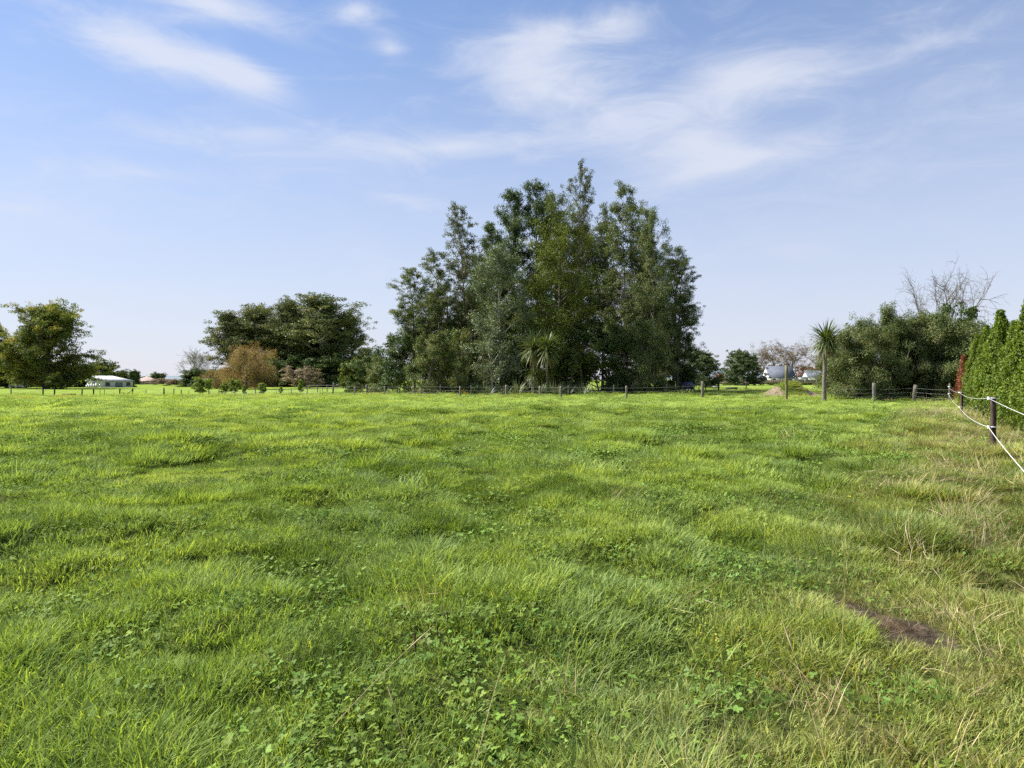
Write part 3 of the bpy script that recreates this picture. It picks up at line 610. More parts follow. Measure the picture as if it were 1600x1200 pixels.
for (key, u, D, vt, w, rz, lab) in (("gum2", 368, 205, 488, 36, 0, "lowest gum tree, at the left end of the stand behind the willow"),
    ("gum1", 412, 210, 478, 42, 1, "gum tree directly above the willow"), ("gum2", 452, 205, 469, 38, 2.2, "gum tree with pale trunk in the middle of the stand"),
    ("gum1", 496, 200, 462, 46, 3.5, "tallest gum tree with long pale trunk"), ("gum2", 535, 206, 488, 32, 4.4, "gum tree at the right end of the stand"),
    ("gum1", 474, 222, 490, 40, 5.0, "gum tree at the back of the stand"), ("gum1", 574, 300, 543, 18, .5, "small distant gum tree right of the stand")):
    put(key, "gum_tree", u, D, vt, lab, "tree", G, rz, w)
for (u, D, vt, w, rz, lab) in ((440, 195, 560, 24, 0, "dark evergreen shrub beneath the gum trees beside the willow"), (520, 190, 556, 34, 1, "dark evergreen shrub beneath the tallest gum tree"),
    (480, 200, 550, 34, 2, "dark shrub mass deep under the gum stand"), (405, 198, 560, 30, 3, "dark shrub behind the willow"), (548, 195, 560, 24, 2, "dark shrub at the right foot of the gum stand"), (352, 200, 575, 22, 5, "dark shrub left of and behind the willow")):
    put("farbush", "evergreen_shrub", u, D, vt, lab, "shrub", "shrubs under the gum trees", rz, w)
put("fartan", "grey_shrub", 470, 165, 572, "grey-brown twiggy shrub in front of the gum trunks", "shrub", wpx=26, rz=1)
put("fargreen", "round_shrub", 552, 96, 560, "bright green rounded shrub by the wooden rails", "shrub", wpx=17, rz=1)
put("shrub1", "round_shrub", 578, 92, 556, "dark green shrub between the bright shrub and the grove", "shrub", wpx=24, rz=2)
put("shrub2", "round_shrub", 600, 84, 555, "dark olive shrub touching the low end of the grove", "shrub", wpx=26, rz=3)
for (key, u, D, vt, w, lab) in (("sapling", 316, 92, 589, 12, "widest bright green young tree by the left fence"), ("sapling2", 352, 95, 596, 6, "small light green sapling left of the flat-topped one"),
    ("sapling", 366, 97, 591, 8, "flat-topped young tree in front of the willow"), ("sapling2", 381, 93, 601, 3, "tiniest green sapling below the willow"), ("sapling2", 410, 93, 598, 6, "pale green sapling at the willow's right edge"),
    ("sapling2", 469, 95, 592, 4, "thin sapling with tufted top before the grey shrub"), ("sapling2", 439, 93, 604, 3, "very small sapling in the dry grass right of the willow")):
    put(key, "young_tree", u, D, vt, lab, "young tree", "young trees planted along the paddock fence", u, w)
# --- right side
put("conifer", "evergreen_tree", 1098, 120, 546, "rounded grey-green tree behind the small slate shelter", "tree", wpx=27, rz=1)
put("conifer", "evergreen_tree", 1160, 160, 547, "dome-shaped evergreen standing alone in the back paddock", "tree", wpx=25)
for (key, u, D, vt, w, rz, lab) in (("plane1", 1186, 290, 540, 17, 0, "bare plane tree leftmost behind the white house"), ("plane2", 1214, 295, 533, 22, 1, "bare plane tree right above the white gable"),
    ("plane1", 1248, 285, 530, 25, 2, "bare spreading plane tree rising past the house roof's end"), ("plane2", 1280, 292, 534, 21, 3.1, "bare plane tree behind the lone cabbage tree"), ("plane1", 1310, 300, 540, 18, 4, "bare plane tree mostly hidden by the manuka thicket")):
    put(key, "plane_tree", u, D, vt, lab, "tree", "bare plane trees behind the house", rz, w)
for (u, D, vt, w, lab) in ((1262, 330, 572, 15, "russet shrub behind the link between the roofs"), (1288, 330, 570, 14, "russet shrub behind the lower grey roof"), (1126, 260, 583, 9, "red-brown shrub beside the white pole")):
    put("russet", "russet_shrub", u, D, vt, lab, "shrub", "russet shrubs around the white house", u, w)
for (u, D, vt, w, lab) in ((1180, 205, 593, 8, "low green garden shrub before the beige wall near the dome tree"), (1207, 172, 597, 8, "low green shrub under the white gable"), (1262, 172, 598, 14, "low brownish-green shrub before the lower house roof"), (1285, 172, 597, 10, "low green shrub beside the lone cabbage tree's trunk"), (1150, 175, 598, 16, "low clipped green shrub below the dome-shaped evergreen")):
    put("fargreen", "garden_shrub", u, D, vt, lab, "shrub", "garden shrubs along the back fence", u, w)
for (key, u, D, vt, w, rz, lab) in (("manuka2", 1342, 50, 512, 46, 0, "brown-green manuka next to the lone cabbage tree"), ("manuka1", 1372, 53, 480, 38, 1, "tallest feathery manuka above the pale fence post"),
    ("manuka1", 1410, 54, 488, 38, 2.1, "manuka with see-through lower branches in the thicket"), ("manuka2", 1448, 52, 496, 44, 3, "dense olive manuka above the leaning fence post"),
    ("manuka2", 1496, 52, 494, 52, 4.4, "broad manuka at the thicket's end by the hedge"), ("manuka1", 1330, 55, 550, 36, 5, "low skirt of manuka at the cabbage tree side"), ("manuka1", 1526, 56, 520, 26, 5, "manuka behind the red dead cypress")):
    put(key, "manuka_tree", u, D, vt, lab, "shrub", "manuka thicket behind the fence", rz, w)
put("shrub1", "evergreen_tree", 1490, 60, 474, "darker glossy tree poking above the manuka thicket", "tree", wpx=34, rz=1)
put("bare2", "bare_tree", 1472, 85, 414, "large leafless tree with drooping twigs behind the manuka thicket", "tree", wpx=48, rz=.4)

# ------------------------------------------------------------------ cabbage trees and flax
def sword(b, p, d, L, W, droop, r, t, seg=4):
    d = unit(np.array(d, float)); side = unit(np.cross(d, UP) + r.normal(0, .15, 3)); q = np.array(p, float); V = []
    for i in range(seg + 1):
        f = i / seg; w = W * (.45 + 2.2 * f if f < .25 else 1.0 - .97 * ((f - .25) / .75) ** 1.6)
        V += [q - side * w / 2, q + side * w / 2]
        d = unit(d + np.array((0, 0, -droop)) / seg); q = q + d * L / seg
    b.add(V, [(2 * i, 2 * i + 1, 2 * i + 3, 2 * i + 2) for i in range(seg)], t)
L_cab = leafmat("cabbage_leaves", (.055, .085, .022), (.145, .165, .050), (.26, .24, .12), trans=.25, gloss=.04)
L_deadcab = leafmat("cabbage_dead_leaves", (.16, .105, .06), (.34, .25, .15), trans=.2)
L_flax = leafmat("flax_leaves", (.05, .075, .035), (.125, .15, .075), (.28, .25, .16), trans=.2, gloss=.05)
M_cabbark = mat("cabbage_bark", (.10, .082, .065), (.19, .165, .135), scale=6, bump=.7, bscale=12, stretch=(3, 3, 1))
def cabbage(u, D, vh, rpx, label, seed, lean=0.0, n=190, skirt=40, tr=.12, group="cabbage trees"):
    r = rr(seed); p = P(u, D); o = empty("cabbage_tree", p); tag(o, label, "cabbage tree", group)
    hz = zv(vh, D) - p.z; Rh = px(rpx, D)
    w = MB(); zs = np.linspace(-.15, hz, 9); pts = np.stack([lean * (zs / hz) ** 2 + r.normal(0, .015, 9), r.normal(0, .015, 9), zs], 1)
    w.tube(pts, tr * np.array((1.35, 1.1, 1, .95, .93, .9, .88, .85, .7)), 8); w.build("trunk", M_cabbark, o, smooth=True)
    c = MB(); top = pts[-1]
    for i in range(n):
        a = r.random() * 6.283; e = math.asin(r.uniform(-.75, 1)); d = (math.cos(a) * math.cos(e), math.sin(a) * math.cos(e), math.sin(e))
        L = 1.25 * Rh * r.uniform(.85, 1.15); sword(c, top + np.array(d) * .08 + UP * r.uniform(-.35, .15) * Rh, d, L, .085 * Rh, r.uniform(.1, .5) + (.6 if e < .1 else 0), r, np.clip(.45 - .35 * math.sin(e) + r.normal(0, .2), 0, 1))
    c.build("crown", L_cab, o)
    if skirt:
        k = MB()
        for i in range(skirt):
            a = r.normal(.3, 1.5); d = (math.cos(a) * .6, math.sin(a) * .6, -.5)
            sword(k, top + np.array((math.cos(a) * .1, math.sin(a) * .1, -r.uniform(.1, .5) * Rh)), d, Rh * r.uniform(.7, 1.3), .08 * Rh, 2.0, r, r.random())
        k.build("dead_leaf_skirt", L_deadcab, o)
    return o
cabbage(1288, 47, 528, 24, "lone cabbage tree with spiky head standing before the manuka thicket", 31, .12, 300, 110, .15)
cabbage(832, 63.5, 541, 22, "shorter of the paired cabbage trees in front of the grove", 32, .1, 230, 40, .08)
cabbage(855, 62.5, 543, 24, "taller of the paired cabbage trees in front of the grove", 33, -.05, 250, 40, .08)
cabbage(908, 71, 548, 17, "cabbage tree half buried in foliage under the bright gap", 34, .05, 110, 30, .10)
cabbage(757, 72, 548, 14, "cabbage tree peeping out above the grey-green shrub", 35, 0, 90, 8, .09)
cabbage(834, 63, 585, 14, "young low cabbage tree under the paired heads", 36, 0, 120, 10, .07)
def flax(u, D, h, seed, label):
    r = rr(seed); o = empty("flax_plant", P(u, D)); tag(o, label, "flax", "flax plants at the foot of the grove"); b = MB()
    for i in range(46):
        a = r.random() * 6.283; e = r.uniform(.75, 1.5); sword(b, (math.cos(a) * .15, math.sin(a) * .15, -.05), (math.cos(a) * math.cos(e), math.sin(a) * math.cos(e), math.sin(e)), h * r.uniform(.7, 1.15), .085, r.uniform(.0, 1.3), r, r.random() ** 1.5, 5)
    b.build("leaf_fan", L_flax, o)
for i, (u, D, h, lab) in enumerate(((808, 61, 1.7, "flax clump with stiff blue-green leaves before the cabbage pair"), (868, 61.5, 1.6, "flax clump with arching leaves beside the taller cabbage tree"), (888, 63, 1.4, "low flax clump behind the second fence line's wires"),
        (912, 64, 1.5, "flax clump below the half-buried cabbage tree"), (845, 60.5, 1.2, "small flax clump between the cabbage trunks"), (762, 64, 1.2, "flax clump at the grey-green shrub's foot"), (790, 62, 1.2, "small flax clump beside the tall pale post"))):
    flax(u, D, h, 40 + i, lab)

# ------------------------------------------------------------------ cypress hedge
def cypress(key, seed, leaf, H=4.0, Rr=.78, n=270, per=125):
    r = rr(seed); w = MB(); w.tube([(0, 0, -.1), (0, 0, H * .5), (0, 0, H * .93)], [.07, .05, .01], 6)
    c = MB()
    def prof(t): return Rr * (min(1, .72 + 1.4 * t) if t < .2 else max(.02, 1 - (t - .2) / .8) ** .82)
    for i in range(n):
        t = r.random() ** .85 * .97; a = i * 2.399 + r.normal(0, .3); rd = prof(t) * r.uniform(.62, 1.0); Lp = r.uniform(.35, .75) * (1 - .25 * t)
        ax = np.array((math.cos(a), math.sin(a), 0)); p0 = ax * rd + UP * (t * H - .1)
        d = unit(UP * 1.25 + ax * r.uniform(-.05, .3) - ax * .35 * t); s = r.random(per) ** .7
        wd = .12 * (1 - .35 * t) * np.sin(np.pi * np.clip(s * .85 + .15, 0, 1)) ** .6
        g = r.normal(0, .55, (per, 3)) * wd[:, None]
        C = p0 + d * (s * Lp)[:, None] + g; C[:, 2] = np.clip(C[:, 2], .03, H)
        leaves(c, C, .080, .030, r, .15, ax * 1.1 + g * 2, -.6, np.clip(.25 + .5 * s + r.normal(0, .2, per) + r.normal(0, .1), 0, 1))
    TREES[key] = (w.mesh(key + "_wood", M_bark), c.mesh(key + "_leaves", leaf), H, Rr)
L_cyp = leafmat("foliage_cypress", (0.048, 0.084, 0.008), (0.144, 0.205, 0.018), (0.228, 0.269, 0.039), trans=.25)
L_cypdead = leafmat("foliage_dead_cypress", (.13, .035, .015), (.26, .095, .045), trans=.2)
cypress("cyp1", 51, L_cyp); cypress("cyp2", 52, L_cyp); cypress("cypdead", 53, L_cypdead, 2.9, .5, 110, 60)
WK = 1.0
for (key, D, off, H, Rr, rz, lab) in (("cypdead", 36, .40, 2.75, .42, 0, "dead red-brown cypress at the far end of the hedge"), ("cyp1", 31, .78, 3.55, .72, 1, "green cypress next to the dead one in the hedge"),
    ("cyp2", 28.2, 1.0, 3.65, .68, 2, "green cypress third from the hedge's far end"), ("cyp1", 25.0, 1.25, 4.1, .80, 3, "tallest pointed green cypress in the hedge"), ("cyp2", 22.2, 1.45, 3.5, .70, 4, "green cypress fifth from the hedge's far end"),
    ("cyp1", 19.6, 1.6, 3.95, .82, 5, "green cypress sixth from the hedge's far end, cut by the frame"), ("cyp2", 17.2, 1.65, 3.7, .78, .5, "green cypress at the picture's right edge, nearest but one"), ("cyp1", 14.8, 1.7, 3.9, .84, 1.6, "green cypress nearest the camera, its edge behind the rope fence")):
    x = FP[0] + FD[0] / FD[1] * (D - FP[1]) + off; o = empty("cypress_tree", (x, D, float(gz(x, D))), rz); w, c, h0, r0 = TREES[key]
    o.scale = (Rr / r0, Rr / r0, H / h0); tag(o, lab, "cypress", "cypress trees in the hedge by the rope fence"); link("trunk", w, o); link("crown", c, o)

# ------------------------------------------------------------------ fences
def post_mesh(h, r, m, seed, k=8, key=None):
    q = rr(seed); b = MB(); zs = np.linspace(-.25, h, 6)
    b.tube(np.stack([q.normal(0, r * .07, 6), q.normal(0, r * .07, 6), zs], 1), r * q.uniform(.92, 1.08, 6), k, cap=True)
    return b
def wire(b, p, q, sag=.03, r=.006, n=8):
    t = np.linspace(0, 1, n)[:, None]; pts = np.array(p)[None] * (1 - t) + np.array(q)[None] * t; pts[:, 2] -= (4 * t * (1 - t))[:, 0] * sag
    b.tube(pts, r, 4)
def fence(name, label, posts, hs, wr=.006, cat="fence", lo=.0, mat_w=None, sag=.04):
    p0 = P(posts[0][0], posts[0][1]); o = empty(name, p0); tag(o, label, cat); tops = []
    for i, (u, D, h, r, m, *ln) in enumerate(posts):
        p = P(u, D) - p0; b = post_mesh(h, r, m, int(u * 7 + D)); k = b.build("post", m, o, p, smooth=False)
        if ln: k.rotation_euler = (0, R(ln[0]), 0)
        tops.append((p, h))
    for h in hs:
        b = MB()
        for (p, h0), (q, h1) in zip(tops[:-1], tops[1:]): wire(b, p + Vector((0, -.07, h)), q + Vector((0, -.07, h)), sag, wr)
        b.build("wire", mat_w or M_wire, o)
    return o, p0
PW, PP, PG, PDk = M_post, M_postpale, M_postgreen, M_postdark
ff, f0 = fence("wire_fence", "front wire fence of weathered posts running across the paddock before the grove",
    [(520, 70, .8, .05, PW), (554, 66, .85, .06, PP), (601, 62.5, .92, .055, PP), (657, 61.5, .72, .06, PP), (719, 57.5, .98, .085, PW), (791, 58.5, 1.0, .11, PW), (844, 57.5, 1.02, .10, PW), (876.5, 55.5, 1.0, .09, PW), (979, 53.5, 1.08, .085, PW), (1098, 52, 1.22, .11, PW), (1229, 50, 2.55, .11, PG), (1366, 46.8, 1.33, .12, PP), (1428, 46.5, 1.12, .12, PW, 6), (1484, 43, 1.3, .05, PW)], (.35, .62, .90), .003)
b = MB(); p = P(723, 57.3) - f0
for i in range(5): wire(b, p + Vector((-.1, -.1, .62 + .02 * i)), p + Vector((.28 + .05 * i, -.12, .50 - .05 * i)), .05, .012, 5)
b.build("orange_tape", mat("orange_plastic", (.60, .20, .02), (.70, .28, .04), rough=.5), ff)
fence("wire_fence", "back wire fence of thin pale posts close against the grove",
    [(607, 70, .75, .05, PP), (646, 70, 1.0, .055, PP), (688, 69, 1.0, .055, PP), (736, 67.5, 1.0, .06, PP), (784, 67, .68, .05, PP), (833, 65, .9, .07, PW), (888, 64.5, .9, .06, PW), (925, 65, .95, .055, PW), (959, 66, 1.02, .06, PP), (1018, 70, 1.0, .055, PP), (1042, 73, .9, .055, PP), (1103, 86, .9, .07, PDk), (1123, 90, .95, .09, PDk), (1166, 100, .9, .08, PDk), (1212, 108, .8, .07, PW)], (.4, .8), .0035)
lf, l0 = fence("wire_fence", "distant dark-posted wire fence in front of the oak and white shed",
    [(-40, 98, .9, .09, PDk), (17, 97, .95, .08, PW), (67, 94, 1.0, .10, PDk), (85, 96, .9, .10, PDk), (128, 98, .85, .09, PDk), (146, 97, .95, .10, PDk), (156, 100, .8, .04, PW), (163, 100, .8, .04, PW), (187, 97, .95, .09, PDk), (207, 97, .95, .10, PDk), (228, 99, .8, .05, PW), (256, 95, 1.05, .10, PDk), (271.5, 98, .9, .07, PW), (283, 99, .75, .08, PW), (295, 100, .7, .04, PW), (326, 98, .8, .07, PW), (342, 98, .8, .07, PW), (367, 97, .9, .05, PDk), (399, 97, .85, .07, PW), (455, 97, .85, .05, PDk), (504, 96, .9, .05, PW), (520, 70, .8, .05, PW)], (.3, .55, .8), .0042)
b = MB(); q0, q1 = P(197, 97) - l0, P(206, 97) - l0; wire(b, q0 + Vector((0, 0, .1)), q1 + Vector((0, 0, .7)), 0, .05, 3); b.build("brace", PW, lf)
fence("tape_fence", "low white tape fence around the young trees", [(328, 92, .62, .03, PP), (362, 92, .62, .03, PP), (405, 91, .62, .03, PP), (432, 91, .68, .03, PP), (470, 91, .62, .03, PP), (500, 91, .62, .03, PP)], (.30, .55), .012, mat_w=M_rope)
def rails(name, label, pts, D, hs, m, pr=.07, rw=.04, h=1.3):
    p0 = P(pts[0], D); o = empty(name, p0); tag(o, label, "fence")
    for u in pts: post_mesh(h, pr, m, int(u)).build("post", m, o, P(u, D) - p0)
    for z in hs:
        a, c = P(pts[0], D) - p0, P(pts[-1], D) - p0; b = MB(); b.box(((a.x + c.x) / 2, -.1, z + .02), (abs(c.x - a.x) + .3, .05, rw * 2)); b.build("rail", m, o)
    return o
rails("rail_fence", "weathered wooden rail fence in front of the gum trees", [480, 496, 511, 521, 548, 566, 583, 602, 622], 104, (.70, 1.22), M_post)
rails("rail_fence", "long dark rail fence at the back of the right-hand paddock", list(range(1096, 1310, 14)), 180, (.45, .8, 1.15), M_postdark, h=1.25)
sp = empty("strainer_post", P(573, 82)); tag(sp, "thick grey strainer post with diagonal stay below the round shrubs", "post")
post_mesh(1.15, .11, M_post, 4).build("post", M_post, sp); b = MB(); wire(b, (.05, 0, .65), (1.1, 0, .05), 0, .05, 3); b.build("stay", M_post, sp)

# rope fence on the right
def rope_fence():
    PO = [(-8.9, -16.5, 1.2), (.45, -1.3, 1.2), (9.8, 13.9, 1.2), (19.1, 29.0, 1.08), (26.95, 42.0, 1.15)]
    z0 = [float(gz(x, y)) for x, y, h in PO]; z0[2] = zv(712, 13.9) ; o = empty("rope_fence", (9.8, 13.9, 0)); base = Vector((9.8, 13.9, 0))
    tag(o, "white electric rope fence on dark posts beside the cypress hedge", "fence")
    att = {0: [], 1: []}
    TO = [(0, 0), (0, 0), (zv(622, 13.9), zv(667, 13.9)), (zv(613, 29), zv(636, 29)), (zv(604, 42), zv(615, 42))]
    for i, (x, y, h) in enumerate(PO):
        b = MB(); r = rr(60 + i); zs = np.linspace(-.4, h, 8); b.tube(np.stack([r.normal(0, .003, 8), r.normal(0, .003, 8), zs], 1), .052 if i == 2 else .055, 8, cap=True)
        k = b.build("post", M_postdark, o, Vector((x, y, z0[i])) - base)
        zt, zb = TO[i] if i > 1 else (z0[i] + 1.13, z0[i] + .55)
        for j, z in enumerate((zt, zb)):
            c = MB(); zz = z - z0[i]; c.tube([(-.10, -.02, zz), (-.045, -.01, zz)], .014, 8, cap=True); c.tube([(-.115, -.02, zz - .025), (-.115, -.02, zz + .025)], .020, 8, cap=True); c.box((-.01, -.01, zz), (.112, .112, .014))
            c.build("insulator", M_plastic, k); att[j].append(np.array((x - .115, y - .02, z)) - np.array(base))
    for j in (0, 1):
        for i in range(len(PO) - 1):
            b = MB(); p, q = att[j][i], att[j][i + 1]; t = np.linspace(0, 1, 40)[:, None]; pts = p * (1 - t) + q * t
            sag = (.05, .18)[j] if i < 2 else (.10, .12)[j]
            pts[:, 2] -= (4 * t * (1 - t))[:, 0] * sag; b.tube(pts, .004 if j == 0 else .006, 6); b.build("rope", M_rope, o, smooth=True)
rope_fence()

# ------------------------------------------------------------------ buildings
M_white = mat("white_weatherboard", (.58, .58, .57), (.66, .66, .65), scale=1.2)
M_roofg = mat("grey_roof", (.075, .083, .105), (.115, .124, .148), scale=.8, stretch=(1, 8, 1), rough=.9)
M_roofw = mat("pale_iron_roof", (.36, .37, .38), (.44, .45, .46), scale=.8, rough=.7)
M_roofb = mat("brown_tile_roof", (.28, .21, .18), (.36, .28, .24), scale=1)
M_glass = mat("dark_window", (.03, .035, .04), (.05, .055, .06), rough=.15, spec=.6)
M_wall = mat("beige_wall", (.30, .23, .16), (.38, .30, .22), scale=.7)
M_slate = mat("slate_panel", (.055, .06, .085), (.085, .09, .12), rough=.6)
M_dark = mat("dark_stain", (.03, .03, .028), (.06, .058, .05), rough=.8)
def gable(b_w, b_r, x0, x1, y0, y1, z0, ze, zr, th=.18, ov=.35, hip=False):
    ym = (y0 + y1) / 2
    V = [(x0, y0, z0), (x1, y0, z0), (x1, y1, z0), (x0, y1, z0), (x0, y0, ze), (x1, y0, ze), (x1, y1, ze), (x0, y1, ze), (x0, ym, zr), (x1, ym, zr)]
    Q = [(0, 1, 5, 4), (1, 2, 6, 5), (2, 3, 7, 6), (3, 0, 4, 7), (4, 7, 8, 8), (5, 9, 6, 6)]
    V = V + [(x0, ym, ze), (x1, ym, ze)]
    Q = [(0, 1, 5, 4), (1, 2, 6, 5), (2, 3, 7, 6), (3, 0, 4, 7), (4, 10, 8, 4 if False else 8)]
    Q = Q[:4]; b_w.add(V[:8], Q)
    for x in (x0, x1):
        if hip and x == x1: continue
        b_w.add([(x, y0, ze), (x, ym, ze), (x, ym, zr - .02), (x, (y0 + ym) / 2, (ze + zr) / 2 - .01), (x, y1, ze), (x, (y1 + ym) / 2, (ze + zr) / 2 - .01)], [(0, 1, 2, 3), (1, 4, 5, 2)])
    dz = (zr - ze) / (ym - y0); hx = (y1 - y0) / 2 if hip else 0
    for sgn, ya in ((1, y0 - ov), (-1, y1 + ov)):
        za = ze - ov * dz; a = [(x0 - ov, ya, za), (x1 + ov, ya, za), (x1 + ov - (hx + ov if hip else 0), ym, zr), (x0 - ov, ym, zr)]
        Vv = a + [(p[0], p[1], p[2] + th) for p in a]; b_r.add(Vv, [(0, 3, 2, 1), (4, 5, 6, 7), (0, 1, 5, 4), (1, 2, 6, 5), (2, 3, 7, 6), (3, 0, 4, 7)])
    if hip:
        za = ze - ov * dz; a = [(x1 + ov, y0 - ov, za), (x1 + ov, ym, za), (x1 + ov, y1 + ov, za), (x1 - hx, ym, zr)]
        b_r.add([(p[0], p[1], p[2] + th + .005) for p in a], [(0, 1, 2, 3)])
def win(o, c, d, rz=0, name="window"):
    b = MB(); b.box(c, d, rz); w = b.build(name, M_glass, o)
    f = MB(); x, y, z = d; e = .09
    if x < y: 
        for s in (-1, 1): f.box((c[0], c[1] + s * y / 2, c[2]), (x + .06, e, z + e)); f.box((c[0], c[1], c[2] + s * z / 2), (x + .05, y, e))
    else:
        for s in (-1, 1): f.box((c[0] + s * x / 2, c[1], c[2]), (e, y + .06, z + e)); f.box((c[0], c[1], c[2] + s * z / 2), (x, y + .05, e))
    f.build("window_frame", M_white, w)
# white house with the steep roof
p = P(1203, 258); h = empty("white_house", p); tag(h, "white house with steep grey gabled roof behind the beige wall", "house")
w, r_ = MB(), MB(); gable(w, r_, 0, 9.6, 0, 8.5, -.3, 2.2, 6.3); w.build("wall", M_white, h); rf = r_.build("roof", M_roofg, h)
win(h, (-.02, 4.25, 3.6), (.08, .9, 1.5)); win(h, (-.02, 2.2, 1.1), (.08, 1.2, 1.2)); win(h, (-.02, 6.0, 1.1), (.08, 1.2, 1.2)); win(h, (7.6, -.02, 1.1), (1.9, .08, 1.1)); win(h, (4.4, -.02, 1.1), (1.2, .08, 1.1)); win(h, (1.6, -.02, 1.1), (1.2, .08, 1.2))
w, r_ = MB(), MB(); gable(w, r_, -4.6, -.4, 2.5, 7.5, -.3, 1.5, 2.6); w.build("porch_wall", M_white, h); r_.build("porch_roof", M_roofg, h); win(h, (-2.4, 2.48, .8), (1.4, .08, .9)); win(h, (-3.9, 2.48, .8), (.8, .08, .9))
b = MB(); b.box((12.2, 3.5, .9), (5, 4, 2.4)); b.build("link_wall", M_white, h); b = MB(); b.box((12.2, 3.5, 2.2), (5.15, 4.5, .18)); b.build("link_roof", M_roofg, h)
w, r_ = MB(), MB(); gable(w, r_, 15, 26.5, 1.0, 7.0, -.3, 2.3, 4.6); w.build("wing_wall", M_white, h); r_.build("wing_roof", M_roofg, h); win(h, (18.5, .98, 1.1), (1.6, .08, 1.1)); win(h, (22.5, .98, 1.1), (1.6, .08, 1.1))
# beige wall, pole
a, c = P(1096, 205), P(1312, 205); b = MB(); L_ = c.x - a.x; b.box((L_ / 2, 0, .45), (L_, .25, 1.5)); o = empty("garden_wall", a); tag(o, "low beige wall across the front of the white house", "wall"); b.build("wall_face", M_wall, o)
b = MB(); b.box((L_ / 2, 0, 1.24), (L_ + .1, .35, .08)); b.build("coping", M_wall, o)
for i in range(13):
    b = MB(); b.box((L_ * i / 12, 0, .5), (.45, .40, 1.75)); b.build("pier", M_wall, o)
o = empty("white_pole", P(1136.5, 240)); tag(o, "thin white pole beside the red-brown shrub", "pole"); b = MB(); b.tube([(0, 0, -.2), (0, 0, 3.4)], .13, 8, cap=True); b.build("shaft", M_white, o); b = MB(); b.box((0, 0, 3.45), (.4, .4, .12)); b.build("pole_cap", M_white, o)
# white shed on the left
h = empty("white_shed", P(172, 186), R(58)); tag(h, "white shed with pale low-pitched roof in front of dark trees", "shed")
w, r_ = MB(), MB(); gable(w, r_, -4.2, 4.2, -3.6, 3.6, -.3, 1.75, 2.95, hip=True); w.build("wall", M_white, h); r_.build("roof", M_roofw, h)
win(h, (-2.6, -3.62, .9), (1.3, .08, 1.0)); win(h, (2.9, -3.62, .9), (1.2, .08, 1.0)); win(h, (-4.22, 0, 1.0), (.08, 1.6, 1.0)); b = MB(); b.box((.4, -3.63, .55), (1.9, .08, 1.6)); b.build("door", mat("grey_door", (.2, .21, .22), (.26, .27, .28)), h)
a = P(133, 178); o = empty("white_screen_wall", a); tag(o, "low pale screen wall stepping up to the white shed", "wall")
for i, hh in enumerate((.75, .85, 1.0, 1.0, 1.15)):
    b = MB(); b.box((.45 + i * .62, 0, hh / 2 - .1), (.56, .12, hh + .2)); b.build("panel", mat("pale_boards", (.50, .50, .48), (.62, .62, .60), scale=1.5), o)
# brown pavilion
p = P(229.5, 288); h = empty("pavilion", p); tag(h, "small hip-roofed brown pavilion with pale window band", "building")
b = MB(); b.box((0, 0, .6), (5.6, 5.6, 1.9)); b.build("wall", mat("pink_brick", (.36, .26, .22), (.44, .33, .28)), h)
b = MB(); q = 3.3; b.add([(-q, -q, 1.5), (q, -q, 1.5), (q, q, 1.5), (-q, q, 1.5), (0, -.1, 3.5), (0, .1, 3.5), (0, -q, 1.49), (0, q, 1.49)], [(0, 6, 1, 4), (1, 2, 5, 4), (2, 7, 3, 5), (3, 0, 4, 5)]); rf = b.build("roof", M_roofb, h)
b = MB(); b.tube([(0, 0, 3.3), (0, 0, 4.1)], [.18, .08], 6); b.build("finial", M_white, rf)
for i in range(5): win(h, (-2.2 + i * 1.1, -2.83, .95), (.75, .06, .7))
# cars far left
def car(u, D, mbody, label, rz):
    o = empty("parked_car", P(u, D), rz); tag(o, label, "car", "cars parked beyond the oak"); b = MB()
    prof = [(-2.1, .35), (-2.15, .75), (-1.9, .95), (-1.5, 1.0), (-1.0, 1.42), (.5, 1.45), (1.05, 1.0), (1.95, .85), (2.1, .6), (2.1, .35)]
    V = [(x, -.8, z) for x, z in prof] + [(x, .8, z) for x, z in prof]; n = len(prof)
    Q = [(i, i + 1, n + i + 1, n + i) for i in range(n - 1)] + [(0, n, 2 * n - 1, n - 1)]
    for o_ in (0, n): Q += [(o_, o_ + 1, o_ + 8, o_ + 9), (o_ + 1, o_ + 2, o_ + 7, o_ + 8), (o_ + 2, o_ + 3, o_ + 6, o_ + 7), (o_ + 3, o_ + 4, o_ + 5, o_ + 6)]
    b.add(V, Q); b.build("body", mbody, o)
    for s in (-1, 1): c = MB(); c.box((-.3, s * .805, 1.18), (1.35, .03, .32)); c.build("side_window", M_glass, o)
    for x in (-1.35, 1.3):
        for s in (-1, 1):
            c = MB(); c.tube([(x, s * .82, .32), (x, s * .62, .32)], .32, 10, cap=True); k = c.build("wheel", M_dark, o)
            c = MB(); c.tube([(x, s * .83, .32), (x, s * .80, .32)], .19, 8, cap=True); c.build("rim", M_wire, k)
car(30, 172, mat("white_paint", (.78, .78, .78), rough=.3, spec=.5), "white car parked beyond the oak beside the red shrub", .4)
car(1, 172, mat("dark_paint", (.03, .033, .04), rough=.3, spec=.5), "dark car at the extreme left edge beyond the fence", .3)
